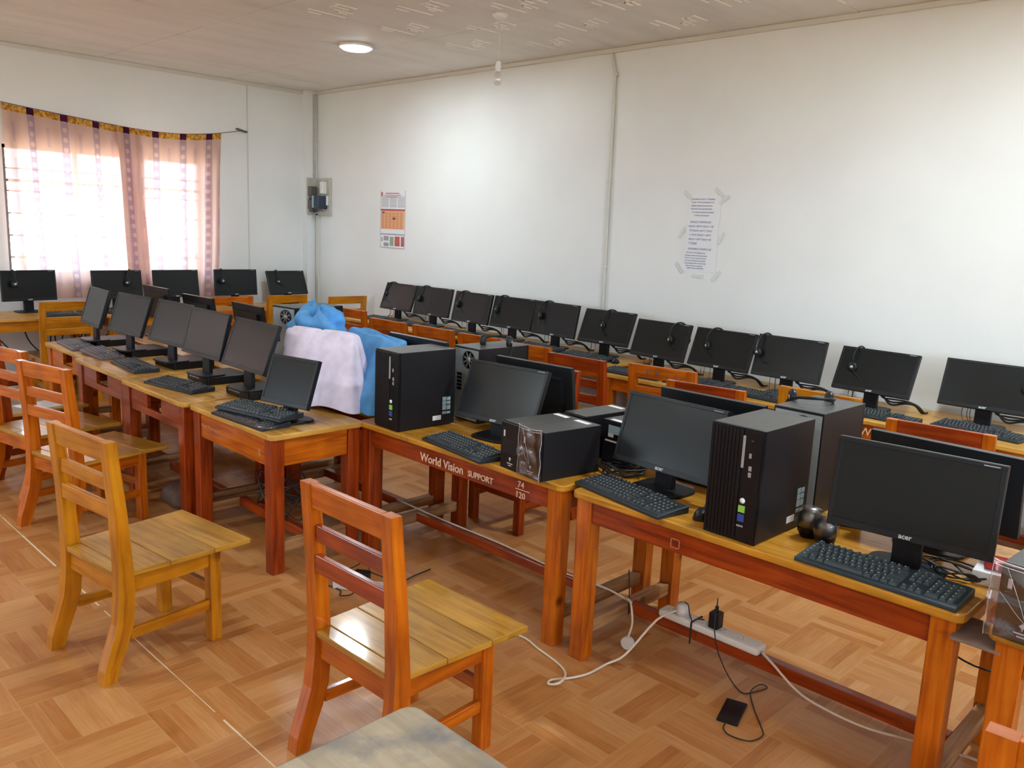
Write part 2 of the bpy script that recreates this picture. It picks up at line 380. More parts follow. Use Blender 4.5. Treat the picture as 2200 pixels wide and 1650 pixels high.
def kid(o, name): return [c for c in o.children if c.name.split('.')[0] == name][0]
def text_mesh(txt, size, depth=.0008, align='LEFT', shear=0, spacing=1, bold=0):
    cu = bpy.data.curves.new('writing', 'FONT'); cu.body = txt; cu.size = size; cu.extrude = depth; cu.align_x = align; cu.shear = shear; cu.space_character = spacing
    cu.resolution_u = 3; cu.offset = bold
    o = bpy.data.objects.new('writing', cu); COL.objects.link(o)
    bpy.context.view_layer.update(); dg = bpy.context.evaluated_depsgraph_get()
    me = bpy.data.meshes.new_from_object(o.evaluated_get(dg)); bpy.data.objects.remove(o); bpy.data.curves.remove(cu)
    return me
def text(name, txt, size, mat, parent, loc, rot=(PI/2, 0, 0), **k):
    me = text_mesh(txt, size, **k); me.materials.clear(); me.materials.append(M[mat])
    return obj(name, me, mat, parent, loc=loc, rot=rot)

# ------------------------------------------------------------------ room shell
def wall_with_holes(axis, at, a0, a1, z1, holes, t, sgn):
    mb = MB(); cur = a0
    def put(u0, u1, z0, z_1):
        if axis == 'x': mb.box(min(at, at+sgn*t), max(at, at+sgn*t), u0, u1, z0, z_1)
        else: mb.box(u0, u1, min(at, at+sgn*t), max(at, at+sgn*t), z0, z_1)
    for h0, h1, hz0, hz1 in sorted(holes):
        put(cur, h0, 0, z1); put(h0, h1, 0, hz0); put(h0, h1, hz1, z1); cur = h1
    put(cur, a1, 0, z1); return mb
struct('floor', MB().box(X0-.2, X1+.2, Y0-.2, Y1+.2, -.1, 0), 'floor')
struct('wall_back', MB().box(X0-.2, X1+.2, Y1, Y1+.2, 0, CEIL+.1), 'wallpaint')
struct('wall_left', wall_with_holes('x', X0, Y0-.2, Y1, CEIL+.1, WINS_L, .2, -1), 'wallpaint')
struct('wall_front', wall_with_holes('y', Y0, X0, X1, CEIL+.1, WINS_B, .2, -1), 'wallpaint')
struct('wall_right', wall_with_holes('x', X1, Y0-.2, Y1, CEIL+.1, WINS_R, .2, 1), 'wallpaint')
# ceiling boards: sheets with hairline joints and pressed motifs
cb = MB(); cb.box(X0-.2, X1+.2, Y0-.2, Y1+.2, CEIL+.006, CEIL+.12)
xs = [X0-.1]+[-4.1+1.8*k for k in range(-2, 5)]+[X1+.1]; ys = [Y0-.1]+[3.0+1.2*k for k in range(-4, 2)]+[Y1+.1]
xs = [x for x in sorted(xs) if X0-.11 <= x <= X1+.11]; g = .0035
for i in range(len(xs)-1):
    for j in range(len(ys)-1):
        cb.box(xs[i]+g, xs[i+1]-g, ys[j]+g, ys[j+1]-g, CEIL, CEIL+.0065)
def motif(x, y):
    z0, z1 = CEIL-.004, CEIL; w = .011
    cb.box(x-w/2, x+w/2, y-.14, y+.15, z0, z1, 1)
    cb.box(x+.09, x+.09+w, y+.02, y+.1, z0, z1, 1); cb.box(x+.13, x+.13+w, y-.03, y+.12, z0, z1, 1)
    cb.box(x+.09, x+.2, y+.02, y+.02+w, z0, z1, 1); cb.box(x+.19, x+.19+w, y-.08, y+.04, z0, z1, 1)
    cb.box(x+.16, x+.24, y-.08, y-.08+w, z0, z1, 1); cb.box(x+.26, x+.26+w, y-.1, y+.06, z0, z1, 1); cb.box(x-.07, x-.07+w, y-.1, y+.0, z0, z1, 1)
for i in range(12):
    for j in range(9):
        x, y = -5.09+.56*i, 5.1-.6*j-(.3 if i % 2 else 0)
        if -5.3 < x < X1-.5 and Y0+.3 < y < Y1-.25: motif(x, y)
struct('ceiling', cb, ['ceiling', 'emboss'])
# cornice strips and pilaster
struct('trim_1', MB().box(X0, X1, Y1-.025, Y1, CEIL-.035, CEIL), 'conduit', bev=.006)
struct('trim_2', MB().box(X0, X0+.025, Y0, Y1, CEIL-.035, CEIL), 'conduit', bev=.006)
struct('wall_pillar', MB().box(X0, X0+.1, 5.08, Y1, 0, CEIL), 'wallpaint')
struct('trim_3', MB().box(X0, X0+.006, 4.43, 4.445, .6, CEIL-.03), 'conduit')
struct('baseboard_back', MB().box(X0, X1, Y1-.015, Y1, 0, .09), 'wallpaint')
struct('baseboard_left', MB().box(X0, X0+.015, Y0, 5.08, 0, .09), 'wallpaint')
# floor joint: a broken pale line of split vinyl
jb = MB(); x = -7.6
while x < 2.5:
    l = random.uniform(.05, .5); w = random.choice((.0012, .002, .003, .004)); jb.box(x, x+l, 1.14-w, 1.14+w, 0, .0012); x += l+random.choice((0, .02, .06))
struct('trim_4', jb, 'crack')
# outside
go = struct('ground_outside', MB().box(-40, 30, -30, 30, -.5, -.3), 'crack')

# windows: iron frames with glass, and burglar bars
def window(n, axis, at, a0, a1, z0, z1, sg=1):
    fr = MB(); gl = MB(); t = .03
    def B(mb, u0, u1, w0, w1, d0, d1):
        if axis == 'x': mb.box(min(at-sg*d1, at-sg*d0), max(at-sg*d1, at-sg*d0), u0, u1, w0, w1)
        else: mb.box(u0, u1, at-d1, at-d0, w0, w1)
    B(fr, a0, a1, z0, z0+t, .04, .09); B(fr, a0, a1, z1-t, z1, .04, .09); B(fr, a0, a0+t, z0, z1, .04, .09); B(fr, a1-t, a1, z0, z1, .04, .09)
    for k in (1, 2): u = a0+(a1-a0)*k/3; B(fr, u-.015, u+.015, z0, z1, .045, .085)
    zt = z1-.3; B(fr, a0, a1, zt-.012, zt+.012, .045, .085)
    f = struct('window_%d' % n, fr, 'iron')
    B(gl, a0+t, a1-t, z0+t, z1-t, .062, .066); obj('pane', gl, 'glass', f)
    bars = MB(); k = z0+.16
    while k < z1-.05: B(bars, a0+.005, a1-.005, k-.006, k+.006, .012, .024); k += .19
    obj('security_bars', bars, 'iron', f)
    sill = MB(); B(sill, a0-.02, a1+.02, z0-.03, z0, -.03, 0); obj('window_sill', sill, 'wallpaint', f)
for i, w in enumerate(WINS_L): window(i+1, 'x', X0, *w)
for i, w in enumerate(WINS_B): window(i+3, 'y', Y0, *w)
for i, w in enumerate(WINS_R): window(i+4, 'x', X1, *w, sg=-1)

# curtains
def curtain(name, label, y0, y1, y0b, y1b, top, zbot, amp, nf, x=X0+.09, u0=0, group=None):
    nu, nv = 150, 30; mb = MB()
    for j in range(nv+1):
        v = j/nv
        for i in range(nu+1):
            t = i/nu; zt = top(y0+(y1-y0)*t); z = zt+(zbot-zt)*v; y = (y0+(y1-y0)*t)*(1-v)+(y0b+(y1b-y0b)*t)*v
            a = amp*(.25+.75*min(1, v*3))*(1+.4*math.sin(t*9+1))
            xx = x + a*math.sin(t*nf*2*PI+.5*math.sin(v*2.5+t*5)) + .008*math.sin(v*7+t*3)
            mb.v.append((xx, y, z))
    W = 1.35*(y1-y0)
    for j in range(nv):
        for i in range(nu):
            a = j*(nu+1)+i; zt = top(y0+(y1-y0)*i/nu); H = zt-zbot
            us = [(u0+W*(i+d)/nu, H*(j+e)/nv) for d, e in ((0, 0), (0, 1), (1, 1), (1, 0))]
            mb.face([a, a+nu+1, a+nu+2, a+1], us, 0, True)
    return tag(obj(name, mb, 'curtain'), label, 'curtain', group)
def sag(y):
    t = (y-2.1)/(4.33-2.1); return 2.455*(1-t)+2.45*t-.1*4*t*(1-t)*1.0+.02*math.sin(PI*2*t)
curtain('curtain', 'sheer pink patterned curtain, left panel over the window by the left edge', 2.16, 3.3, 2.2, 3.36, sag, .8, .018, 7)
curtain('curtain', 'sheer pink patterned curtain, right panel with bunched folds over the window', 3.08, 4.09, 3.14, 4.02, sag, .78, .022, 8, x=X0+.125, u0=.18)
s_ = MB(); s_.tube([(X0+.1, 1.9, 2.48)]+[(X0+.1, y, sag(y)+.003) for y in [2.1+.2*k for k in range(12)]]+[(X0+.03, 4.42, 2.46)], .003, 6)
cs = obj('curtain_wire', s_, 'cable'); tag(cs, 'thin sagging wire that carries the curtains, nailed near the corner', 'wire')
obj('nail', MB().cbox((X0+.025, 4.36, 2.46), (.05, .11, .012), rot=(R(-14), 0, 0)), 'iron', cs)
for i, (a, b, c, d) in enumerate(WINS_L[1:]):
    curtain('curtain', 'sheer patterned curtain over the window behind the camera', a-.05, b+.05, a-.03, b+.03, lambda y: 2.4, .8, .03, 12)

# ------------------------------------------------------------------ ceiling lamps, pendant
lp = thing('ceiling_lamp', 'lit round white lamp on the ceiling near the room corner', 'lamp', (LAMPS[0][0], LAMPS[0][1], CEIL))
obj('lamp_base', MB().lathe([(.125, 0), (.13, -.012), (.13, -.022)][::-1], seg=36), 'lampbody', lp)
obj('diffuser', MB().lathe([(.0, -.043), (.06, -.042), (.1, -.036), (.118, -.024), (.12, -.02)], seg=36), 'lampshade', lp)
for i in range(1, 6):
    c = copy_tree(lp, ['', 'lit round ceiling lamp above the right end of the long wall', 'added unseen fill lamp on the ceiling behind the camera, window side', 'added unseen fill lamp on the ceiling behind the camera, far side', 'added unseen fill lamp on the ceiling above the nearest chairs', 'added unseen fill lamp on the ceiling right of the camera'][i]); c.location = (LAMPS[i][0], LAMPS[i][1], CEIL)
pb = thing('pendant_bulb', 'unlit clear glass bulb hanging on a wire from the ceiling rose', 'light bulb', (-4.14, 3.99, CEIL))
obj('ceiling_rose', MB().lathe([(.0, -.03), (.025, -.03), (.045, -.018), (.052, 0)], seg=24), 'lampbody', pb)
obj('flex', MB().tube([(0, 0, -.02), (.002, 0, -.15), (-.001, 0, -.29)], .0035, 6), 'conduit', pb)
obj('lamp_holder', MB().lathe([(.006, -.285), (.017, -.295), (.019, -.315), (.017, -.35), (.019, -.352), (.0, -.352)][::-1], seg=18), 'lampbody', pb)
obj('bulb', MB().lathe([(.0, -.44), (.018, -.437), (.03, -.42), (.034, -.402), (.028, -.38), (.016, -.36), (.014, -.35)], seg=20), 'bulbglass', pb)

# ------------------------------------------------------------------ conduits and the socket board
cd = thing('wall_conduit', 'thin white painted conduit running down the long wall from the ceiling', 'conduit', (-4.12, Y1, 0))
obj('pipe', MB().tube([(-.045, -.015, CEIL), (-.04, -.015, CEIL-.03), (0, -.014, 2.77), (.002, -.014, 2.7), (.01, -.014, 2.0), (.02, -.014, 1.3), (.022, -.014, .68)], .011, 10, sub=3), 'conduit', cd)
for z in (2.76, 1.98, 1.33): obj('clip', MB().cbox((.005+(.016 if z < 1.5 else .003), -.012, z), (.036, .026, .02)), 'conduit', cd, .003)
ct = thing('corner_trunking', 'dirty painted cable trunking in the room corner above the socket board', 'trunking', (X0+.1, 5.2, 0))
obj('upper_duct', MB().box(-.006, .022, -.05, -.022, 2.04, CEIL-.03), 'board', ct, .003)
obj('lower_duct', MB().box(.03, .075, -.03, 0, .6, 1.66), 'conduit', ct, .003)
sb = thing('socket_board', 'grey painted wooden board in the corner with sockets and black plugs', 'socket board', (X0+.1, 5.2, 1.85))
obj('backing_left', MB().box(0, .028, -.13, 0, -.2, .19), 'board', sb, .003)
obj('backing_right', MB().box(.02, .3, -.03, 0, -.21, .19), 'board', sb, .003)
obj('white_switch', MB().box(.19, .25, -.085, -.03, .02, .15), 'white', sb, .006, 'white plastic switch box')
obj('plug', MB().box(.02, .085, -.13, -.05, .0, .1).box(.03, .08, -.12, -.06, -.035, .01), 'iron', sb, .008, 'dark brown plug')
obj('plug', MB().box(.02, .085, -.13, -.05, -.14, -.04).box(.03, .08, -.12, -.06, -.17, -.12), 'iron', sb, .008, 'dark brown plug')
obj('adapter', MB().box(.12, .18, -.14, -.03, -.13, .0), 'cyan_s', sb, .006, 'pale grey adapter block')
obj('adapter', MB().box(.17, .26, -.15, -.03, -.14, 0), 'navy', sb, .01, 'dark navy adapter block')
obj('socket', MB().box(.2, .28, -.05, -.03, -.1, .0), 'lampbody', sb, .004)
obj('lead', MB().tube([(.06, -.1, -.16), (.1, -.09, -.175), (.16, -.06, -.15), (.2, -.05, -.16)], .004, 6), 'cable', sb)

# ------------------------------------------------------------------ poster and note
ps = thing('wall_poster', 'printed poster with orange table pinned to the long wall', 'poster', (-6.82, Y1-.001, 1.35))
obj('sheet', MB().box(-.2, .2, -.003, 0, -.0, .56), 'paper', ps)
def flat(nm_, rects, mat, y=-.0042): 
    mb = MB()
    for a, b, c, d in rects: mb.box(a, b, y, y+.0012, c, d)
    return obj(nm_, mb, mat, ps)
flat('print_block', [(-.19, .19, .185, .36)], 'orangeprint'); flat('print_block', [(-.195, .195, .362, .382)], 'redprint')
flat('print_block', [(-.195, .195, .128, .14), (-.2, -.196, 0, .56), (.196, .2, 0, .56), (-.2, .2, 0, .004)], 'greyprint')
flat('print_lines', [(-.18+.13*c, -.07+.13*c, .4+.012*k, .405+.012*k) for c in range(3) for k in range(9)], 'greyprint')
flat('print_lines', [(-.18+.06*c, -.14+.06*c, .195+.016*k, .2+.016*k) for c in range(6) for k in range(10)], 'redprint', -.005)
flat('print_block', [(-.14, -.06, .07, .115), (-.14, -.06, .015, .05), (-.18, -.16, .06, .1)], 'greyprint'); flat('print_block', [(-.04, .02, .02, .11)], 'greenprint')
flat('print_block', [(.04, .12, .02, .115), (.14, .19, .02, .115)], 'redprint'); flat('print_block', [(.0, .05, .28, .3), (-.17, -.13, .34, .355)], 'inkdark', -.0055)
flat('header_lines', [(-.12, .1, .53, .538), (-.14, .13, .512, .518), (-.1, .1, .496, .502), (-.19, -.165, .505, .545)], 'redprint')
nt_ = thing('handwritten_note', 'handwritten sheets of spreadsheet formulas taped to the long wall', 'note', (-3.27, Y1-.001, 1.35))
obj('sheet', MB().box(-.14, .14, -.002, 0, .0, .18), 'paper', nt_, label='bottom sheet'); obj('sheet', MB().box(-.13, .135, -.0035, -.002, .17, .37), 'paper', nt_, label='middle sheet'); obj('sheet', MB().box(-.11, .14, -.002, 0, .36, .525), 'paper', nt_, label='top sheet')
rows = [("Function's used in Template", .5, .017, -.105), ('Count =IF the workbook is in', .478, .015, -.1), ('analysis values formed sheet', .455, .015, -.1), ('formed is an associated box', .433, .015, -.1), ('of a sheet workbook number', .41, .015, -.09), ('is done and wanted', .388, .015, -.07),
        ('GRADE FORMULAE', .34, .02, -.1), ('=IF(A2>=80"A",IF(A2>=70', .31, .019, -.115), ('"B",IF(A2>=60"C",IF(A2', .28, .019, -.1), ('>=45"D",IF(A2>=40"E",', .25, .019, -.1), ('IF(A2>=30"F",IF(A2<30', .22, .019, -.1), ('"U")))))))', .192, .019, -.1),
        ('VIEWING FORMULAE', .152, .02, -.1), ('Formula is the highlight the', .128, .014, -.11), ('formulas sheet and wanted data', .108, .014, -.12), ('Press F-9 and a functional form', .09, .014, -.12), ('to which indicates the number', .072, .014, -.12), ('of spending added columns like', .054, .014, -.12), ('Check formats and given', .036, .014, -.11), ('values may be important', .02, .014, -.1)]
for t, z, sz, x in rows: text('handwriting', t, sz, 'ink', nt_, (x, -.0045 if .17 < z < .37 else -.003, z), shear=.25, depth=.0003)
for a, b, c in ((-.13, .53, 40), (.16, .5, -40), (.12, .55, 40), (-.16, .02, 50), (.15, -.02, -50), (-.16, .27, -60), (.16, .24, -60), (.0, -.03, 0)):
    obj('tape_strip', MB().cbox((a, -.0045, b), (.09, .001, .022), rot=(0, R(c), 0)), 'tape', nt_)

# ------------------------------------------------------------------ desks
def desk(label, x0, x1, y0, y1, zt, top='w_topor', leg='w_orange', group=None, front=-1, slot=False, book=False, rz=0, loc=None, name='wooden_desk', apron=None, deep=False):
    """front=-1: the front edge is y0"""
    cx, cyy = (x0+x1)/2, (y0+y1)/2; w, d = x1-x0, y1-y0
    t = thing(name, label, 'desk', loc or (cx, cyy, 0), rz, group)
    a, b = w/2, d/2; L_ = .066; th = .026; r = .03
    poly = []
    for sx, sy2, st in ((1, -1, -90), (1, 1, 0), (-1, 1, 90), (-1, -1, 180)):
        for k in range(4):
            an = R(st+30*k); poly.append((sx*(a-r)+r*math.cos(an), sy2*(b-r)+r*math.sin(an)))
    obj('desk_top', MB().prism(poly, zt-th, zt), top, t, .005)
    lx, ly = a-.02-L_/2, b-.015-L_/2
    for sx in (-1, 1):
        for s2 in (-1, 1):
            x, y = sx*lx, s2*ly; h = L_/2
            obj('leg', MB().hexa([(x-h*.95, y-h*.95, 0), (x+h*.95, y-h*.95, 0), (x+h*.95, y+h*.95, 0), (x-h*.95, y+h*.95, 0), (x-h, y-h, zt-th), (x+h, y-h, zt-th), (x+h, y+h, zt-th), (x-h, y+h, zt-th)]), leg, t, .004)
    ah = .13 if slot or deep else .085; z1 = zt-th; z0 = z1-ah; ap = apron or leg
    for s2 in (-1, 1):
        y = s2*(ly+.012)
        if slot and s2 == front:
            mb = MB(); q = lx-h; ww = .07
            mb.box(-q, q, y-.011, y+.011, z0, z0+.04); mb.box(-q, -.09, y-.011, y+.011, z0+.04, z1); mb.box(.09, q, y-.011, y+.011, z0+.04, z1)
            obj('front_rail', mb, ap, t, .002)
        else: obj('front_rail' if s2 == front else 'back_rail', MB().box(-lx+L_/2, lx-L_/2, y-.011, y+.011, z0, z1), ap, t, .002)
    for sx in (-1, 1): obj('side_rail', MB().box(sx*(lx+.01)-.011, sx*(lx+.01)+.011, -ly+L_/2, ly-L_/2, z0, z1), ap, t, .002)
    for sx in (-1, 1): obj('side_stretcher', MB().box(sx*lx-.02, sx*lx+.02, -ly+L_/2, ly-L_/2, .095, .145), 'w_dusty', t, .003)
    obj('long_stretcher', MB().box(-lx+.02, lx-.02, -.02, .02, .1, .145), 'w_red', t, .003)
    return t
Z = .66
gC = 'desks in the middle row on the right'
d1 = desk('wooden desk stencilled with white letters and 74 over 120', -3.26, -1.945, 2.29, 2.97, Z, 'w_topor', 'w_red', gC, apron='w_red')
for c in d1.children:
    if c.name.split('.')[0] == 'leg' and c.data.vertices[0].co.x > 0: c.data.materials[0] = M['w_orange']
d2 = desk('wooden desk with the power strip on its lower stretcher', -1.905, -.56, 2.29, 2.97, Z, 'w_topor', 'w_orange', gC, apron='w_red')
d3 = desk('wooden desk at the right edge under the plastic wrapped computer', -.5, .85, 2.26, 2.94, Z, 'w_topor', 'w_orange', gC)
yb = 2.31-2.6
txt = text('stencil', 'World Vision', .052, 'textcream', d1, (-.188, -.329, Z-.09), spacing=1.0, bold=.0007)
text('stencil', 'SUPPORT', .036, 'textcream', d1, (.125, -.329, Z-.088), spacing=1.0, bold=.0005)
text('stencil_number', '74', .036, 'textcream', d1, (.415, -.329, Z-.062)); text('stencil_number', '120', .036, 'textcream', d1, (.405, -.329, Z-.105)); obj('stencil_line', MB().box(.405, .48, -.3292, -.328, Z-.0715, Z-.069), 'textcream', d1)
# little worn square stencil on the middle desk
obj('stencil', MB().box(-.235, -.2, -.3292, -.328, Z-.06, -.057+Z).box(-.235, -.2, -.3292, -.328, Z-.09, Z-.087).box(-.235, -.232, -.3292, -.328, Z-.09, Z-.057).box(-.203, -.2, -.3292, -.328, Z-.09, Z-.057), 'textfaint', d2)
# small pupil desks on the left
gA = 'small pupil desks in the left middle row'
dD = desk('small desk with keyboards and a bagged one, lilac cloth at its back', -4.03, -3.22, 1.81, 2.31, Z, 'w_top', 'w_red', gA, apron='w_orange', deep=True)
text('stencil', 'World Vision support', .022, 'textfaint', dD, (-.26, -.2495, Z-.085)); text('stencil', '8', .05, 'textfaint', dD, (.29, -.2495, Z-.11))
desk('small desk with an open slot next to the lilac cloth desk', -4.86, -4.06, 1.79, 2.31, Z, 'w_top', 'w_red', gA, slot=True)
desk('small desk with an open slot, third from the lilac cloth desk', -5.7, -4.89, 1.82, 2.33, Z, 'w_top', 'w_red', gA, slot=True)
desk('small desk with an open slot at the far left end of the row', -6.56, -5.74, 1.9, 2.4, Z-.01, 'w_top', 'w_orange', gA, slot=True)
for i, (a, b, l) in enumerate(((-4.2, -3.32, 'wooden desk holding the cloth covered monitors'), (-5.3, -4.24, 'wooden desk under the tower with the fan grille'), (-6.5, -5.34, 'wooden desk behind the far left pupil desks'))):
    desk(l, a, b, 2.43, 2.95, Z, 'w_topor', 'w_red', 'desks behind the pupil desks', 1)
# desks along the long wall
gW = 'desks along the long wall'
desk('wooden desk along the long wall nearest the room corner', -6.75, -5.2, 4.58, 5.16, .685, 'w_top', 'w_orange', gW)
desk('wooden desk along the long wall, taller, below the conduit', -5.16, -3.56, 4.6, 5.16, .685, 'w_top', 'w_orange', gW)
desk('wooden desk along the long wall with a grey remote control', -3.5, -2.16, 4.45, 5.16, Z, 'w_top', 'w_orange', gW)
dg3 = desk('wooden desk along the long wall with white stencilled letters', -2.12, -.78, 4.52, 5.16, Z, 'w_top', 'w_amber', gW, apron='w_orange')
text('stencil', 'World Vision', .06, 'textcream', dg3, (-.3, -.314, Z-.085))
desk('wooden desk along the long wall at the right edge', -.74, .6, 4.52, 5.16, Z, 'w_top', 'w_amber', gW)
# desks under the window
gV = 'desks along the window wall'
for l, cc, ln in (('wooden desk along the window wall at the left edge', 2.02, 1.32), ('wooden desk along the window wall below the bunched curtain', 3.38, 1.32), ('wooden desk along the window wall beside the corner', 4.56, .98)):
    desk(l, -ln/2, ln/2, -.3, .3, .7, 'w_top', 'w_amber', gV, rz=PI/2, loc=(-7.9, cc, 0))
# near desk
desk('pale scratched desk corner close to the camera', -1.19, -.36, .44, .975, Z, 'w_grey', 'w_orange')

# ------------------------------------------------------------------ chairs
def make_chair(label, seat='w_seat', frame='w_orange', rails=None, slat=None):
    rails = rails or frame
    t = thing('wooden_chair', label, 'chair', (0, 0, 0))
    def ribbon(x, prof, w):
        mb = MB(); rings = []
        for z, yc, d in prof: rings.append([(x-w/2, yc-d/2, z), (x+w/2, yc-d/2, z), (x+w/2, yc+d/2, z), (x-w/2, yc+d/2, z)])
        b = 0
        for i in range(len(rings)-1):
            lo, hi = rings[i], rings[i+1]; off = prof[i][0]
            bb = len(mb.v); mb.v += lo+hi
            for k in range(4):
                j = (k+1) % 4; e = .05*k; mb.face([bb+k, bb+j, bb+4+j, bb+4+k], [(off+x*9, e), (off+x*9, e+.045), (prof[i+1][0]+x*9, e+.045), (prof[i+1][0]+x*9, e)])
        mb.face([3, 2, 1, 0], [(0, 0)]*4); n = len(mb.v); mb.face([n-4, n-3, n-2, n-1], [(0, 0), (.04, 0), (.04, .04), (0, .04)])
        return mb
    prof = [(0, -.262, .05), (.05, -.252, .056), (.13, -.222, .062), (.2, -.2, .062), (.3, -.19, .058), (.4, -.19, .052), (.6, -.2, .044), (.85, -.222, .036)]
    for x in (-.19, .19): obj('rear_post', ribbon(x, prof, .046), frame, t)
    for x in (-.175, .175): obj('leg', MB().box(x-.022, x+.022, .14, .184, 0, .366), frame, t, .003)
    st = MB()
    ycut = [-.2, -.03, .14, .29]
    for i in range(3):
        ya, yb_ = ycut[i]+(.001 if i else 0), ycut[i+1]-.001; wa = .208+.03*(ya+.2)/.5; wb = .208+.03*(yb_+.2)/.5
        if i == 0: st.hexa([(-.165, -.215, .366), (.165, -.215, .366), (.165, -.165, .366), (-.165, -.165, .366), (-.165, -.215, .386), (.165, -.215, .386), (.165, -.165, .386), (-.165, -.165, .386)]); ya = -.163; wa = .21
        st.hexa([(-wa, ya, .366), (wa, ya, .366), (wb, yb_, .366), (-wb, yb_, .366), (-wa, ya, .386), (wa, ya, .386), (wb, yb_, .386), (-wb, yb_, .386)])
    obj('seat', st, seat, t, .003)
    for sx in (-1, 1):
        obj('seat_rail', MB().hexa([(sx*.183-.011, -.165, .3), (sx*.183+.011, -.165, .3), (sx*.177+.011, .14, .3), (sx*.177-.011, .14, .3), (sx*.183-.011, -.165, .366), (sx*.183+.011, -.165, .366), (sx*.177+.011, .14, .366), (sx*.177-.011, .14, .366)]), rails, t, .002)
        obj('stretcher', MB().hexa([(sx*.188-.011, -.175, .13), (sx*.188+.011, -.175, .13), (sx*.177+.011, .142, .13), (sx*.177-.011, .142, .13), (sx*.188-.011, -.175, .168), (sx*.188+.011, -.175, .168), (sx*.177+.011, .142, .168), (sx*.177-.011, .142, .168)]), rails, t, .003)
    obj('seat_rail', MB().box(-.168, .168, -.205, -.185, .295, .366), rails, t, .002); obj('seat_rail', MB().box(-.154, .154, .15, .172, .3, .366), rails, t, .002)
    obj('stretcher', MB().box(-.154, .154, .155, .177, .18, .22), rails, t, .003)
    obj('top_rail', MB().hexa([(-.168, -.23, .775), (.168, -.23, .775), (.168, -.206, .775), (-.168, -.206, .775), (-.168, -.236, .851), (.168, -.236, .851), (.168, -.212, .851), (-.168, -.212, .851)]), rails, t, .003)
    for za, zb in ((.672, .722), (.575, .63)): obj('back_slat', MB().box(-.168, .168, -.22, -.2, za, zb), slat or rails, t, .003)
    return t
CH = {}
def chair(label, x, y, deg, kind='orange', z=0, group=None):
    """x,y: middle between the rear post tops; deg: 0 faces the long wall"""
    first = CH.get(kind)
    if not first:
        a = {'orange': ('w_seat', 'w_orange'), 'amber': ('w_seat', 'w_amber'), 'red': ('w_seat', 'w_red'), 'mixed': ('w_seat', 'w_orange', 'w_red'), 'slats': ('w_seat', 'w_orange', 'w_orange', 'w_red')}[kind]  # red back slats in 'slats' paint the shade on their unlit side
        o = make_chair(label, *a); CH[kind] = o
    else: o = copy_tree(first, label)
    if group: o['group'] = group
    a = R(deg); o.rotation_euler.z = a; o.location = (x-.222*math.sin(a), y+.222*math.cos(a), z); return o
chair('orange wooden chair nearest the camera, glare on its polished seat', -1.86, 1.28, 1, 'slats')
chair('amber wooden chair standing alone at the left front', -3.0, .965, 7, 'amber')
chair('wooden chair directly behind the amber chair, seat pulled from the pupil desks', -4.42, 1.27, 13, 'orange', group='chairs along the pupil desks')
chair('wooden chair cut by the left edge, nearer of the two', -5.07, 1.27, 12, 'orange', group='chairs along the pupil desks')
chair('dark wooden chair cut by the left edge, farther of the two', -5.68, 1.3, 11, 'red', group='chairs along the pupil desks')
gl = 'chairs facing the long wall desks'
for l, x, y, a, k in (('orange chair facing the long wall, farthest, next to the fan grille tower', -6.08, 4.19, 2, 'orange'), ('orange chair with inset slats facing the long wall, second from the corner', -5.25, 3.97, 3, 'orange'),
        ('orange chair facing the long wall, third from the corner', -4.74, 4.0, 3, 'orange'), ('orange chair facing the long wall behind the headset on a tower', -4.22, 4.0, 4, 'orange'), ('orange chair facing the long wall, half hidden by the rear facing tower', -3.77, 3.98, 3, 'orange'),
        ('dark red chair facing the long wall', -3.235, 3.87, 3, 'red'), ('orange chair with dark scribbled letters on its top rail', -2.7, 4.0, 7, 'orange'), ('red railed orange chair in front of the scribbled chair', -2.24, 3.72, 8, 'mixed'),
        ('amber chair facing the long wall behind the headset tower', -1.8, 4.08, 0, 'amber'), ('amber chair with a red top rail at the right, facing the long wall', -1.12, 3.76, 5, 'mixed')):
    c = chair(l, x, y, a, k, group=gl)
    if 'scribbled letters' in l:
        for tx, ux in (('A', -.1), ('K', -.04), ('L', .03), ('E', .08), ('r', .125)): text('scribble', tx, .042, 'inkdark', c, (ux, -.2375, .795), rot=(PI/2, R(random.uniform(-15, 15)), 0), depth=.0006, shear=.3)
chair('amber chair beside the pillar, turned toward the window wall', -7.12, 4.88, 87, 'amber')
chair('amber chair with two slats at the window wall desks, front left', -7.4, 2.34, 88, 'amber', group='chairs at the window wall desks')
chair('orange chair at the window wall desks, below the fourth monitor', -7.4, 3.77, 89, 'orange', group='chairs at the window wall desks')
chair('amber chair at the window wall desks, nearest the corner', -7.4, 4.36, 89, 'amber', group='chairs at the window wall desks')
chair('orange chair at the bottom right corner, only its top corner showing', -.08, 1.44, 4, 'orange')
chair('dark wooden chair facing the camera, tucked in behind the stencilled desk', -3.08, 3.46, 180, 'red')

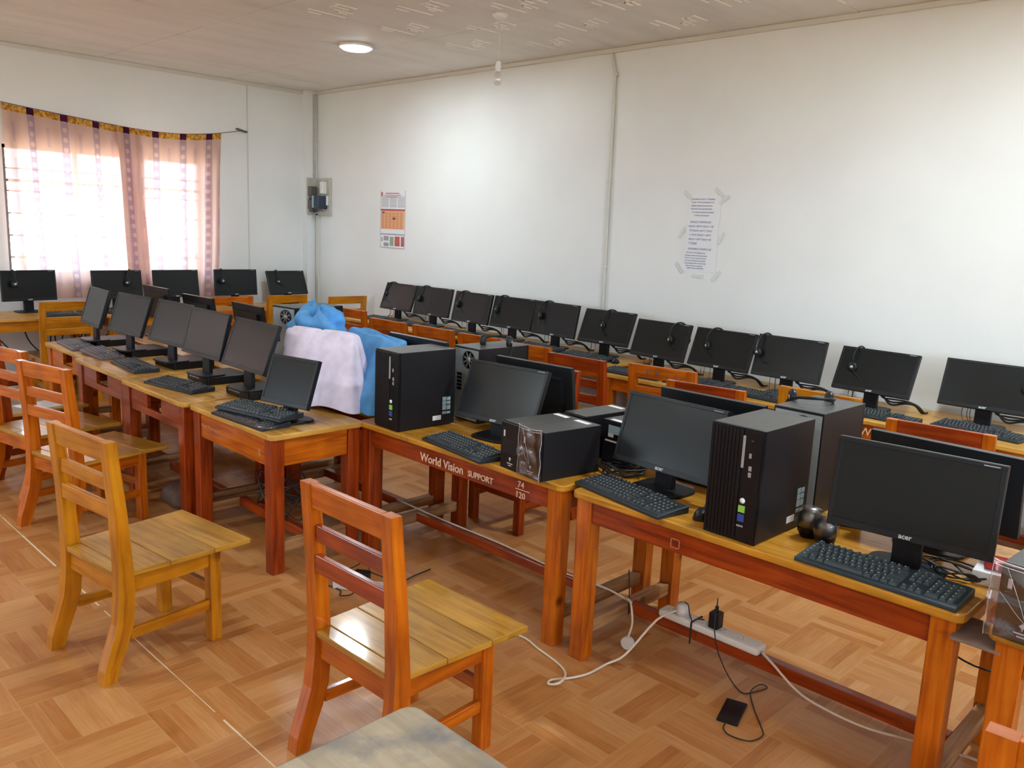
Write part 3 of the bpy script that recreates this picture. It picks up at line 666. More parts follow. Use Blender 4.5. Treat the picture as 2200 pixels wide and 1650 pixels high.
# ------------------------------------------------------------------ monitors
def make_monitor(label, w=.45, h=.262, zb=.1, tilt=.2, base='flat', bez=.014, logo=True):
    t = thing('monitor', label, 'monitor')
    hb = MB(); th = .02
    hb.box(-w/2, w/2, 0, th, 0, h); hb.box(-w/2+.05, w/2-.05, th, th+.022, .03, h-.05)
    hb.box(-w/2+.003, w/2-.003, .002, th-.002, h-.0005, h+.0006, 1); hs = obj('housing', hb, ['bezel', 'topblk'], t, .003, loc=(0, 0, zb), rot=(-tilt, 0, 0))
    # raised rim round the screen
    rb = MB(); c = bez; bb = .022; y0, y1 = -.003, 0
    rb.box(-w/2+.001, w/2-.001, y0, y1, 0.001, bb); rb.box(-w/2+.001, w/2-.001, y0, y1, h-c, h-.001); rb.box(-w/2+.001, -w/2+c, y0, y1, bb, h-c); rb.box(w/2-c, w/2-.001, y0, y1, bb, h-c)
    obj('bezel', rb, 'bezel', hs, .0012)
    obj('screen', MB().box(-w/2+c, w/2-c, -.0008, 0, bb, h-c), 'screen', hs)
    if logo:
        me = text_mesh('acer', .021, depth=.0004, align='CENTER', spacing=1.0, bold=.0004); me.materials.clear(); me.materials.append(M['logo'])
        obj('logo', me, 'logo', hs, loc=(0, -.0034, .006), rot=(PI/2, 0, 0))
        obj('model_mark', MB().box(w/2-.06, w/2-.02, -.0034, -.003, h-.0095, h-.0065), 'greyprint', hs)
    nk = MB(); nk.hexa([(-.04, .032, .008), (.04, .032, .008), (.04, .058, .008), (-.04, .058, .008), (-.04, .036, zb+.035), (.04, .036, zb+.035), (.04, .058, zb+.035), (-.04, .058, zb+.035)])
    obj('stand_neck', nk, 'black', t, .003)
    sb_ = MB()
    if base == 'flat':
        poly = [(.11*math.copysign(abs(math.cos(a))**.5, math.cos(a)), .035+.085*math.copysign(abs(math.sin(a))**.5, math.sin(a))) for a in [2*PI*k/24 for k in range(24)]]
        sb_.prism(poly, 0, .01)
    else: sb_.box(-.15, .15, -.12, .1, 0, .045)
    obj('stand_base', sb_, 'black', t, .003)
    return t
MON = {}
def monitor(label, x, y, zdesk, yaw_, tilt, zb, w=.45, h=.262, base='flat', group=None, logo=True):
    key = (w, h, base, logo, round(zb-zdesk, 2))
    hz = zb-zdesk
    if key in MON: o = copy_tree(MON[key], label)
    else: o = make_monitor(label, w, h, hz, tilt, base, logo=logo); MON[key] = o
    hs = kid(o, 'housing'); hs.rotation_euler.x = -tilt; hs.location.z = hz
    o.location = (x, y, zdesk); o.rotation_euler.z = yaw_
    if group: o['group'] = group
    return o
wm = [(-6.412, 4.924, .026, .358), (-5.871, 4.91, .088, .25), (-5.306, 4.873, .02, .239), (-4.846, 4.904, .054, .27), (-4.344, 4.877, -.01, .209), (-3.859, 4.89, .059, .414),
      (-3.307, 4.80, -.027, .327), (-2.828, 4.80, -.018, .396), (-2.36, 4.81, -.012, .282), (-1.843, 4.824, -.041, .425), (-1.261, 4.88, .04, .373)]
ordn = ['nearest the room corner', 'second from the room corner', 'third from the room corner', 'fourth from the room corner', 'fifth from the room corner', 'sixth from the room corner, right of the conduit',
        'seventh from the room corner, headset at its upper right', 'eighth from the room corner, overlapped by its right neighbour', 'ninth from the room corner, under a dangling headset', 'second from the right edge', 'at the right edge']
for i, (x, y, a, t) in enumerate(wm):
    zd = .685 if i < 6 else Z
    monitor('black monitor along the long wall, '+ordn[i], x, y, zd, a, t, zd+.097, group='monitors along the long wall')
lm = [(-8.05, 2.25, 1.7, .06), (-8.0, 2.972, 1.6, .135), (-8.02, 3.532, 1.61, .131), (-8.04, 4.157, 1.528, .096), (-8.03, 4.762, 1.575, .41)]
lo = ['at the left edge', 'with teal sheen and a curled headset', 'without a headset, in front of the bunched curtain', 'right of the curtain', 'tilted back, nearest the corner pillar']
for i, (x, y, a, t) in enumerate(lm): monitor('black window wall monitor '+lo[i], x, y, .7, a, t, .8, group='monitors along the window wall')
am = [(-6.22, 2.1, -.08, .297), (-5.61, 2.1, .066, .332), (-5.06, 2.14, .042, .31), (-4.53, 2.11, .004, .256), (-4.03, 2.1, -.011, .352)]
al = ['at the far end of the row', 'second from the far end', 'third from the far end', 'fourth from the far end', 'nearest the lilac cloth']
for i, (x, y, a, t) in enumerate(am): monitor('dusty monitor on the pupil desks, '+al[i], x, y, Z+.045-(0 if i else .01), a, t, .81-(0 if i else .01), w=.462, h=.268, group='monitors on the pupil desks', logo=False)
for i, (x, y, a) in enumerate(((-6.27, 2.24, .05), (-5.66, 2.24, .05), (-5.1, 2.27, .05), (-4.54, 2.22, 0), (-4.05, 2.21, 0))):
    if i == 0:
        fc = thing('desktop_computer', '', 'computer'); obj('case', MB().box(-.125, .125, -.12, .14, 0, .045), 'metalblk', fc, .004)
        obj('front_panel', MB().box(-.12, .12, -.126, -.12, .004, .041), 'tfront', fc, .002); obj('drive_slot', MB().box(-.09, .03, -.1275, -.126, .026, .032), 'silver', fc)
        q = fc
    else: q = copy_tree(fc)
    q['label'] = 'flat black computer under the pupil desk monitor ' + ['at the far end', 'second from the far end', 'third from the far end', 'fourth from the far end', 'nearest the lilac cloth'][i]; q['group'] = 'flat computers on the pupil desks'
    q.location = (x, y, Z-(0 if i else .01)); q.rotation_euler.z = a
monitor('small squarish monitor leaning in front of the lilac cloth', -3.44, 2.0, Z, .196, .344, .736, w=.315, h=.235, logo=False)
monitor('black monitor between the upright tower and the slim computers', -2.616, 2.57, Z, .1, .4, .735, w=.45, h=.275)
monitor('black monitor left of the big tower on the power strip desk', -1.693, 2.536, Z, -.053, .302, .735, w=.45, h=.275)
monitor('nearest black monitor, at the right behind the blue grey keyboard', -.788, 2.47, Z, .08, .12, .755, w=.455, h=.27)
for l, x, y, a, z in (('black monitor turned away, behind the second pupil desk monitor', -6.45, 2.72, PI, .79), ('black monitor turned away, behind the fourth pupil desk monitor', -6.05, 2.86, PI+.04, .75), ('black monitor turned away, left of the fan grille tower', -5.37, 2.9, PI-.04, .75),
        ('black monitor turned away behind the monitor with slim computers', -2.59, 2.84, PI+.05, .75), ('black monitor turned away left of the headset tower', -1.65, 2.84, PI, .75), ('black monitor turned away at the right with a pale top edge', -.8, 2.81, PI-.03, .75), ('monitor with a pale top edge turned away under the blue cloth', -3.26, 2.7, PI, .79)):
    monitor(l, x, y, Z, a, .15, z, w=.455, h=.255, group='monitors turned away in the middle rows', logo=False)

# ------------------------------------------------------------------ headsets
def make_headset(label):
    t = thing('headset', label, 'headset')
    arc = [(.072*math.sin(a), 0, -.085+.085*math.cos(a)) for a in [R(-112+16*k) for k in range(15)]]
    obj('headband', MB().tube(arc, .0055, 8, sub=2), 'black', t)
    for s2 in (-1, 1):
        x = s2*.066; z = -.117
        c = obj('ear_cup', MB().lathe([(.0, -.013), (.024, -.013), (.031, -.006), (.031, .004), (.022, .012), (0, .012)], (x, 0, z), 'x', 20), 'bezel', t)
        obj('badge', MB().lathe([(.0, -.0008), (.009, -.0008), (.009, .0008), (0, .0008)], (x+s2*.0135, 0, z), 'x', 12), 'logo', c)
    obj('microphone_boom', MB().tube([(-.078, 0, -.117), (-.085, -.03, -.15), (-.08, -.055, -.17), (-.07, -.075, -.175)], [.0028]*9+[.006], 7), 'black', t)
    return t
HS = None
def headset(label, loc, rot):
    global HS
    if HS is None: o = make_headset(label); HS = o
    else: o = copy_tree(HS, label)
    o.location = loc; o.rotation_euler = rot; o['group'] = 'headsets'; return o
def mon_pt(i, lst, u, v, off=.0, h=.262, zb=None, zd=None):
    x, y, a, t = lst[i]; zb_ = zb if zb is not None else ((.685 if i < 6 else Z)+.097)
    lx, lz, ly = u, v*math.cos(t), v*math.sin(t)+off
    return (x+lx*math.cos(a)-ly*math.sin(a), y+lx*math.sin(a)+ly*math.cos(a), zb_+lz)
hs_w = [(0, -.14, 40), (1, -.12, 50), (2, -.12, 50), (3, -.13, 55), (4, -.1, 50), (5, .0, 58), (6, .12, 60), (7, -.08, 62), (8, -.18, 75), (9, -.125, 84), (10, .2, 78)]
for i, u, rz in hs_w:
    p = mon_pt(i, wm, u, .262, .01)
    headset('black headset hanging over the long wall monitor '+ordn[i].split(',')[0], (p[0], p[1], p[2]+.006), (0, 0, R(rz)+wm[i][2]))
for i, u, rz in ((0, -.12, 80), (1, .12, 55), (3, -.15, 84), (4, -.1, 84)):
    p = mon_pt(i, lm, u, .262, .01, zb=.8); headset('black headset hanging over the window wall monitor '+lo[i], (p[0], p[1], p[2]+.006), (0, 0, R(rz)+lm[i][2]))
p = (-3.0, 2.84); headset('headset lying on top of the rear facing tower beside the plain tower', (-3.0, 2.98, 1.057), (R(84), 0, R(215)))
headset('headset lying on top of the rear facing tower by the big tower', (-1.26, 2.86, 1.05), (R(80), 0, R(38)))

# ------------------------------------------------------------------ towers
def make_tower(label, w=.185, d=.335, h=.365):
    """front face toward -y"""
    t = thing('computer_tower', label, 'computer')
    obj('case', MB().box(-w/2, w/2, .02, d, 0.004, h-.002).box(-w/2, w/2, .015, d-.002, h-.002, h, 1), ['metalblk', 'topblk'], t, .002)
    fp = MB(); fp.box(-w/2, w/2, .008, .02, .0, h)
    nr = 9; x = -w/2
    for k in range(nr): xa = -w/2+.004+k*.0125; fp.hexa([(xa, .001, .01), (xa+.009, .004, .01), (xa+.0115, .009, .01), (xa, .009, .01), (xa, .001, h-.006), (xa+.009, .004, h-.006), (xa+.0115, .009, h-.006), (xa, .009, h-.006)])
    fp.box(w/2-.063, w/2-.003, .002, .009, .004, h-.004)
    obj('front_panel', fp, 'tfront', t, .0015)
    obj('silver_strip', MB().box(.025, .034, -.001, .002, h-.125, h-.022), 'silver', t, .001, 'silver vertical strip')
    obj('ports', MB().box(.052, .062, .0, .002, .215, .23).box(.052, .062, .0, .002, .235, .25).box(.05, .058, .0, .002, .275, .29), 'silver', t)
    obj('power_button', MB().lathe([(0, 0), (.005, 0), (.005, .003), (0, .003)], (.057, -.001, h-.035), 'y', 12), 'bezel', t)
    obj('sticker', MB().box(.03, .052, -.0006, .002, .098, .12), 'green', t, label='green sticker'); obj('sticker', MB().box(.03, .052, -.0006, .002, .068, .092), 'blue_s', t, label='dark blue sticker')
    obj('sticker', MB().lathe([(0, 0), (.009, 0), (.009, .002), (0, .002)], (.042, -.0007, .136), 'y', 14), 'paper', t, label='round white sticker')
    text('port_marking', 'HDMI', .009, 'logo', t, (.028, .0015, .05), depth=.0006)
    sx = w/2
    obj('sticker', MB().box(sx, sx+.0008, .205, .255, .03, .052), 'paper', t, label='white label on the side')
    sc = MB()
    for k, (z0, z1) in enumerate(((.075, .098), (.1, .118), (.12, .138), (.055, .068))): 
        sc.box(sx, sx+.0008, .262, .285, z0, z1); sc.box(sx, sx+.0008, .288, .31, z0, z1-.002)
    obj('sticker', sc, 'cyan_s', t, label='pale blue printed stickers on the side')
    # rear
    rb = MB(); rb.box(-w/2+.006, w/2-.006, d, d+.002, .01, h-.01)
    re = obj('rear_panel', rb, 'steel', t, label='bare metal rear panel')
    obj('fan_grille', MB().lathe([(.0, 0), (.03, 0), (.03, .003), (0, .003)], (-.02, d+.002, h-.06), 'y', 20).lathe([(.04, 0), (.043, 0), (.043, .004), (.04, .004), (.04, 0)], (-.02, d+.002, h-.06), 'y', 20), 'black', re)
    fs = MB()
    for k in range(4): fs.cbox((-.02, d+.0055, h-.06), (.076, .001, .007), 0, rot=(0, PI*k/4+.4, 0))
    fs.lathe([(0, 0), (.014, 0), (.014, .003), (0, .003)], (-.02, d+.004, h-.06), 'y', 16); obj('fan_guard', fs, 'silver', re)
    pt = MB()
    for k in range(6): pt.box(-.06, -.03, d+.002, d+.005, .04+k*.022, .052+k*.022)
    for k in range(5): pt.box(.03, .062, d+.002, d+.005, .15+k*.018, .162+k*.018)
    obj('rear_ports', pt, 'tfront', re)
    return t
T1 = make_tower('upright black tower beside the blue cloth'); T1.location = (-3.05, 2.3, Z); T1.rotation_euler.z = R(-2)
T2 = copy_tree(T1, 'largest black tower with white, green and blue stickers on the power strip desk'); T2.location = (-1.265, 2.305, Z); T2.rotation_euler.z = R(-1)
for l, x, y, a, sc_ in (('rear facing black tower with a headset, behind the plain tower', -2.95, 3.05, PI-.03, 1), ('rear facing black tower with a headset, behind the big tower', -1.3, 3.07, PI-.02, 1), ('rear facing tower with a fan grille behind the pupil desks', -4.55, 3.0, PI+.1, 1)):
    c = copy_tree(T1, l); c.location = (x, y, Z); c.rotation_euler.z = a
    if 'big tower' in l: c.location.x = -1.265
    if 'grille' in l: c.location.z = Z+.05; c.scale = (1.2, 1.1, 1)
obj_sl = MB().box(-.16, .16, -.14, .2, 0, .05)
sl = tag(obj('flat_case', obj_sl, 'metalblk', bev=.004, loc=(-4.58, 2.76, Z)), 'flat black case under the fan grille tower', 'computer')

# ------------------------------------------------------------------ slim computers
def spade(mb, x, y, z, s, mi=0):
    mb.cbox((x, y, z), (s, .0006, s), mi, rot=(0, PI/4, 0)); mb.box(x-s*.12, x+s*.12, y-.0003, y+.0003, z-s, z)
def make_slim(label):
    w, d, h = .126, .3, .19; t = thing('slim_computer', label, 'computer')
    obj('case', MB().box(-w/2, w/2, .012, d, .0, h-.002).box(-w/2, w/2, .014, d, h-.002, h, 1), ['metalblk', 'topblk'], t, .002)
    obj('front_panel', MB().box(-w/2, w/2, 0, .012, .0, h-.004).box(-w/2+.012, w/2-.012, -.001, .002, .06, .12, 1).box(-w/2+.01, -w/2+.03, -.001, .002, .13, .165, 1), ['tfront', 'black'], t, .0015)
    mk = MB(); spade(mk, .0, -.0008, .045, .011); mk.box(-.018, .018, -.001, -.0004, .024, .0275); mk.box(-.01, .01, -.001, -.0004, .016, .019); mk.box(-.045, -.035, -.0013, -.0008, .13, .155)
    obj('mark', mk, 'logo', t, label='small pale leaf shaped mark and lettering')
    obj('sticker', MB().box(-.05, .03, d-.045, d-.02, h, h+.0006), 'paper', t, label='white label on top')
    obj('rear_ports', MB().box(-.05, .05, d, d+.003, .03, .16), 'black', t)
    return t
S1 = make_slim('slim black computer, left of the pair, without plastic'); S1.location = (-2.225, 2.29, Z); S1.rotation_euler.z = R(-8)
S2 = copy_tree(S1, 'slim black computer, right of the pair, front wrapped in plastic'); S2.location = (-2.098, 2.272, Z); S2.rotation_euler.z = R(-8)
def film(parent, w=.134, h=.205, y=-.006, wob=.004):
    mb = MB(); n = 14
    for j in range(n+1):
        for i in range(n+1):
            u, v = i/n, j/n; mb.v.append((-w/2+w*u+.004*math.sin(v*9), y-wob*(math.sin(u*11+v*5)+math.sin(v*17+u*3))*.5-.006*math.sin(PI*v)*abs(2*u-1)**2, h*v+.006*math.sin(u*PI)*(-1 if v > .5 else 1)))
    for j in range(n):
        for i in range(n): a = j*(n+1)+i; mb.face([a, a+1, a+n+2, a+n+1], [(0, 0)]*4, 0, True)
    for k in range(2): mb.tube([(-w/2+w*t, y-.004-.002*math.sin(t*12), h-.003-k*.01-.006*math.sin(PI*t)) for t in [q/8 for q in range(9)]], .0018-k*.0008, 6, 1)
    mb.tube([(w/2, y-.003-.003*math.sin(t*14), h*t) for t in [q/8 for q in range(9)]], .0018, 6, 1)
    mb.tube([(-w/2, y-.003-.002*math.sin(t*11), h*t) for t in [q/8 for q in range(9)]], .0012, 6, 1)
    mb.tube([(-w*.3, y-.006, h*.93), (-w*.1, y-.009, h*.6), (w*.05, y-.006, h*.3)], .0006, 5, 1)
    mb.tube([(-w*.35, y-.006, h*.6), (-w*.1, y-.009, h*.4), (w*.05, y-.006, h*.28)], .0006, 5, 1)
    o = obj('plastic_film', mb, ['film', 'filmrim'], parent, label='clear crinkled plastic film over the front'); o.modifiers.new('thick', 'SOLIDIFY').thickness = .0004
    return o
film(S2)
S3 = copy_tree(S1, 'slim black computer with a white label standing behind the pair'); S3.location = (-2.19, 2.62, Z); S3.rotation_euler.z = R(-6)
S4 = thing('slim_computer', 'slim black computer with blue stickers on its rear, left of the monitor', 'computer', (-2.02, 2.68, Z), R(-6))
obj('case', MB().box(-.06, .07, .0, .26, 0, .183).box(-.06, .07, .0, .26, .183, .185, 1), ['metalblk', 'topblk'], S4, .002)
obj('sticker', MB().box(-.03, .035, -.0008, 0, .13, .165), 'cyan_s', S4, label='pale blue sticker'); obj('sticker', MB().box(-.03, .0, -.0012, -.0004, .115, .13), 'paper', S4, label='white serial label'); obj('sticker', MB().box(-.045, .05, -.0008, 0, .095, .102), 'paper', S4, label='thin white strip'); obj('sticker', MB().box(-.03, .05, .005, .03, .185, .1856), 'paper', S4, label='white label on top')
S5 = copy_tree(S1, 'slim computer in loose plastic at the right edge of the picture'); S5.location = (-.42, 2.235, Z); S5.rotation_euler.z = R(-3)
film(S5, .16, .2, -.008, .008)
S6 = copy_tree(S1, 'slim computer beyond the right edge, beside the one in loose plastic'); S6.location = (-.285, 2.23, Z); S6.rotation_euler.z = R(-3)
tag(obj('brown_board', MB().cbox((0, 0, 0), (.12, .17, .008)), 'brown_b', loc=(-.525, 2.36, .6)), 'brown board bridging the gap between the two right desks', 'board')

# ------------------------------------------------------------------ keyboards and mice
def make_keyboard(label, cap='key', body='kbody', wave=0):
    t = thing('keyboard', label, 'keyboard'); W, D = .445, .15
    obj('body', MB().hexa([(-W/2, -D/2, 0), (W/2, -D/2, 0), (W/2, D/2, 0), (-W/2, D/2, 0), (-W/2, -D/2, .012), (W/2, -D/2, .012), (W/2, D/2, .026), (-W/2, D/2, .026)]), body, t, .003)
    ks = MB(); p = .0187
    def key(x0, x1, row, wk=1):
        y = -D/2+.016+row*.0205+(.006 if row == 5 else 0); z = .012+(y+D/2)/D*.014; a, b = x0+.0012, x1-.0012; c = .0028
        ks.hexa([(a, y, z), (b, y, z), (b, y+.018, z+.0016), (a, y+.018, z+.0016), (a+c, y+.002, z+.008), (b-c, y+.002, z+.008), (b-c, y+.0155, z+.0092), (a+c, y+.0155, z+.0092)])
        ks.cbox((a+c+.003, y+.011, z+.0092), (.0035, .0035, .0006), 1)
    x0 = -W/2+.012
    for row, lens in enumerate(([1.25, 1.25, 1.25, 6.2, 1.25, 1.25, 1.25, 1.3], [2.25]+[1]*10+[2.75], [1.75]+[1]*11+[2.25], [1.5]+[1]*12+[1.5], [1]*13+[2], [1, -.6, 1, 1, 1, 1, -.4, 1, 1, 1, 1, -.4, 1, 1, 1, 1])):
        x = x0
        for l in lens:
            if l > 0: key(x, x+p*l*.985, row)
            x += p*abs(l)*.985
    xn = x0+p*15.2
    for row, cells in ((0, (0, 1, 2)), (1, (1,)), (3, (0, 1, 2)), (4, (0, 1, 2)), (5, (0, 1, 2))):
        for k in cells: key(xn+p*k, xn+p*(k+1), row)
    xk = xn+p*3.3
    for row in range(5):
        for k in range(4):
            if row == 0 and k == 1: continue
            key(xk+p*k, xk+p*(k+(2 if row == 0 and k == 0 else 1)), row)
    obj('keys', ks, [cap, 'keylight'], t)
    return t
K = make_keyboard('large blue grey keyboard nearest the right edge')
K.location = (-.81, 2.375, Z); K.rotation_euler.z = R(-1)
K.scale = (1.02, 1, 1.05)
def keyb(label, x, y, deg, z=Z, rx=0):
    o = copy_tree(K, label); o.scale = (1, 1, 1); o.location = (x, y, z); o.rotation_euler = (rx, 0, R(deg)); return o
keyb('black keyboard left of the big tower, at the corner of the power strip desk', -1.71, 2.385, -11)
keyb('black keyboard in front of the slim computer pair, above the white stencil', -2.56, 2.35, -8)
keyb('black keyboard stacked on top of the bagged one', -3.54, 1.93, 12, Z+.03)
bk = keyb('black keyboard in a plastic bag, lower of the stacked two', -3.54, 1.885, 3)
bg_ = MB(); n = 20
for j in range(n+1):
    for i in range(9):
        u = j/n; a = 2*PI*i/9; ww = .085*(1 if u < .85 else 1-.5*(u-.85)/.15); bg_.v.append((-.2+.47*u+.004*math.sin(a*3), ww*math.cos(a), .015+.0135*math.sin(a)*(1+.25*math.sin(u*30+i))))
for j in range(n):
    for i in range(9): a = j*9+i; b = j*9+(i+1) % 9; bg_.face([a, b, b+9, a+9], [(0, 0)]*4, 0, True)
o = obj('plastic_bag', bg_, 'film', bk, label='clear crumpled plastic bag')
keyb('black keyboard in front of the fifth pupil desk monitor', -4.46, 1.955, 9)
keyb('black keyboard beside the grey one, in front of the fourth pupil desk monitor', -5.18, 2.0, -4)
kk = [keyb('dusty grey keyboard, second from the far end of the pupil desks', -5.75, 2.01, -3), keyb('dusty grey keyboard at the far end of the pupil desks', -6.27, 2.02, -5, Z-.01)]
gb = kid(kk[0], 'body').data.copy(); gb.materials[0] = M['kgrey']; gk = kid(kk[0], 'keys').data.copy(); gk.materials[0] = M['kgrey']
for o in kk: kid(o, 'body').data = gb; kid(o, 'keys').data = gk
for l, x, y, a, z in (('first', -6.43, 4.79, 2, .685), ('second', -5.9, 4.8, 3, .685), ('third', -5.36, 4.77, -3, .685), ('fourth', -4.86, 4.78, 2, .685), ('fifth', -4.36, 4.76, -6, .685), ('sixth', -3.86, 4.73, -4, .685), ('seventh', -3.3, 4.56, 2, Z), ('eighth', -2.87, 4.66, 2, Z), ('ninth', -2.42, 4.6, -5, Z), ('tenth', -1.72, 4.65, -3, Z), ('eleventh', -1.22, 4.73, -9, Z)):
    o = keyb('black keyboard in front of the %s long wall monitor from the corner' % l, x, y, a, z); o['group'] = 'keyboards along the long wall'
for l, y in (('left edge', 2.45), ('curled headset', 3.0), ('third', 3.5)):
    o = keyb('black keyboard on the window wall desk before the %s monitor' % l, -7.72, y, 90, .7); o['group'] = 'keyboards along the window wall'
def make_mouse(label):
    t = thing('mouse', label, 'mouse'); rings = []
    for k in range(9):
        u = k/8; y = -.052+.104*u; s2 = math.sin(PI*(.08+.84*u))**.5; hh = .036*math.sin(PI*(.1+.72*(1-u)))
        rings.append([(.03*s2*math.cos(a), y, max(0, hh*math.sin(a))) for a in [PI*j/8 for j in range(9)]]+[(0, y, 0)])
    obj('shell', MB().loft(rings), 'bezel', t); obj('wheel', MB().lathe([(0, -.003), (.008, -.003), (.008, .003), (0, .003)], (0, .028, .03), 'x', 14), 'iron', t)
    return t
MS = make_mouse('black mouse between the keyboard and the big tower'); MS.location = (-1.425, 2.42, Z); MS.rotation_euler.z = .3
MS.scale = (1, 1, 1)
for l, x, y, a, z in (('mouse on the taller long wall desk beside the sixth keyboard', -3.6, 4.74, .5, .685), ('grey mouse seen under the scribbled chair rail', -3.03, 4.56, .2, Z), ('glossy mouse beside the ninth long wall keyboard', -2.14, 4.58, .4, Z), ('mouse lying on the monitor behind the pupil desks', -5.2, 2.62, 1.2, Z), ('black mouse on the window wall desk beside a keyboard', -7.75, 2.8, 1.5, .7)):
    c = copy_tree(MS, l); c.location = (x, y, z); c.rotation_euler.z = a
rc = thing('remote_control', 'small dark remote control on the long wall desk', 'remote control', (-3.02-.0+.06, 4.6, Z), R(-5))
obj('body', MB().box(-.07, .07, -.022, .022, 0, .018), 'bezel', rc, .005); bt = MB()
for i in range(7):
    for j in range(3): bt.cbox((-.055+i*.016, -.012+j*.012, .019), (.008, .006, .003))
obj('buttons', bt, 'greenprint', rc)
# speakers in plastic
spk = thing('speaker', 'small glossy speaker in plastic beside the blue grey keyboard', 'speaker', (-1.1, 2.53, Z), .4)
def spbody(): return MB().loft([[(rx*math.cos(a), rx*.8*math.sin(a), z) for a in [2*PI*k/16 for k in range(16)]] for rx, z in ((.025, 0), (.036, .02), (.04, .05), (.034, .08), (.02, .092))])
obj('body', spbody(), 'tfront', spk); obj('wrapping', MB().loft([[(rx*math.cos(a)*(1+.08*math.sin(a*5+z*90)), rx*.85*math.sin(a), z) for a in [2*PI*k/20 for k in range(20)]] for rx, z in ((.03, .03), (.045, .045), (.045, .075), (.036, .096), (.015, .104))]), 'film2', spk)
c = copy_tree(spk, 'second small speaker, partly behind the nearest monitor'); c.location = (-1.03, 2.49, Z); c.rotation_euler.z = -.5
tag(obj('black_adapter_box', MB().box(-.03, .05, -.03, .03, 0, .09), 'black', bev=.003, loc=(-1.07, 2.75, Z), rot=(0, 0, .3)), 'black box standing behind the small speakers', 'box')
tag(obj('red_packet', MB().cbox((0, 0, .015), (.1, .06, .03)), 'red', bev=.008, loc=(-.56, 2.62, Z+.04), rot=(0, 0, .2)), 'red packet right of the nearest monitor', 'packet')
tag(obj('paper_stack', MB().cbox((0, 0, .02), (.14, .12, .04)), 'paper', bev=.002, loc=(-.56, 2.62, Z), rot=(0, 0, .1)), 'white stack of papers under the red packet', 'papers')

# ------------------------------------------------------------------ cloths
def drape(name, label, cx, cyy, yawd, top, bot, ztop, zbot, mat, folds, fa, cat='cloth', shift=(0, 0), nseg=120, lift=None, seed=0):
    rnd = random.Random(seed); ph = [rnd.random()*6 for _ in range(6)]
    ca, sa = math.cos(R(yawd)), math.sin(R(yawd)); rings = []; NV = 26
    def ring(hx, hy, z, amp, sx, s2, v):
        out = []
        for k in range(nseg):
            a = 2*PI*k/nseg; c, s = math.cos(a), math.sin(a); q = (abs(c)**6+abs(s)**6)**(-1/6)
            wv = 1+amp*(math.sin(folds*a+ph[0]+v*1.5)+.6*math.sin((folds*1.7)*a+ph[1]-v)+.4*math.sin(3*a+ph[2]))
            x, y = hx*c*q*(1+(wv-1)*.4), hy*s*q+(.05*amp*4)*(wv-1)*math.copysign(1, s)*min(1, abs(s)*2); x += sx; y += s2
            zz = z+(lift(a) if lift else 0)*v**3+.006*math.sin(4*a+ph[3])*(1-v)
            out.append((cx+x*ca-y*sa, cyy+x*sa+y*ca, max(zz, zbot)))
        return out
    for f in (.02, .35, .75, .95): rings.append(ring(top[0]*f, top[1]*f, ztop+.004*(1-f), 0, 0, 0, 0))
    for k in range(NV+1):
        v = k/NV; e = v**.8; rings.append(ring(top[0]+(bot[0]-top[0])*e, top[1]+(bot[1]-top[1])*e, ztop-.006+(zbot-ztop+.006)*v, fa*v, shift[0]*e, shift[1]*e, v))
    mb = MB(); mb.loft(rings, 0, True, cap=False)
    mb.face([len(rings[0])-1-k for k in range(nseg)], [(0, 0)]*nseg)
    o = obj(name, mb, mat); o.modifiers.new('thick', 'SOLIDIFY').thickness = .003
    sb = o.modifiers.new('smooth', 'SUBSURF'); sb.levels = 0; sb.render_levels = 1
    return tag(o, label, cat)
drape('lilac_cloth', 'lilac cloth draped over a monitor at the back of the small desk', -3.69, 2.375, 14, (.225, .04), (.27, .13), 1.035, Z+.004, 'lilac', 7, .1, shift=(.05, -.03), lift=lambda a: .012+.014*math.sin(5*a+1), seed=3)
drape('blue_cloth', 'bright blue cloth draped behind the lilac cloth and the plain tower', -3.58, 2.64, -14, (.31, .045), (.33, .12), 1.015, Z+.004, 'bluecloth', 9, .2, shift=(.02, -.1), lift=lambda a: .02+.02*math.sin(3*a), seed=5)
# crumpled bunch
def bunch(label, c, r, rotz, seed, mat='bluecloth'):
    rnd = random.Random(seed); ph = [rnd.random()*6 for _ in range(9)]; mb = MB(); nu, nv = 48, 26; rings = []
    for j in range(1, nv):
        th = PI*j/nv; ring = []
        for i in range(nu):
            a = 2*PI*i/nu; x, y, z = math.sin(th)*math.cos(a), math.sin(th)*math.sin(a), math.cos(th)
            n_ = .13*math.sin(5*a+3*z+ph[0])+.1*math.sin(7*z+2*a+ph[1])+.09*math.sin(6*x-5*y+ph[2])+.06*abs(math.sin(9*a-4*z+ph[3])); f = .85+n_+.05*abs(math.sin(14*x+9*y+ph[4]))
            X_, Y_, Z_ = x*r[0]*f, y*r[1]*f, z*r[2]*f; ca, sa = math.cos(rotz), math.sin(rotz)
            ring.append((c[0]+X_*ca-Y_*sa, c[1]+X_*sa+Y_*ca, c[2]+Z_))
        rings.append(ring)
    mb.loft(rings); o = obj('blue_cloth', mb, mat); return tag(o, label, 'cloth')
bunch('crumpled blue cloth piled beside the fan grille tower', (-4.12, 2.62, .985), (.3, .13, .13), -.25, 4)
drape('blue_cloth', 'blue cloth hanging under the crumpled pile', -4.12, 2.62, -6, (.22, .07), (.24, .1), .94, Z+.004, 'bluecloth', 5, .1, seed=8)

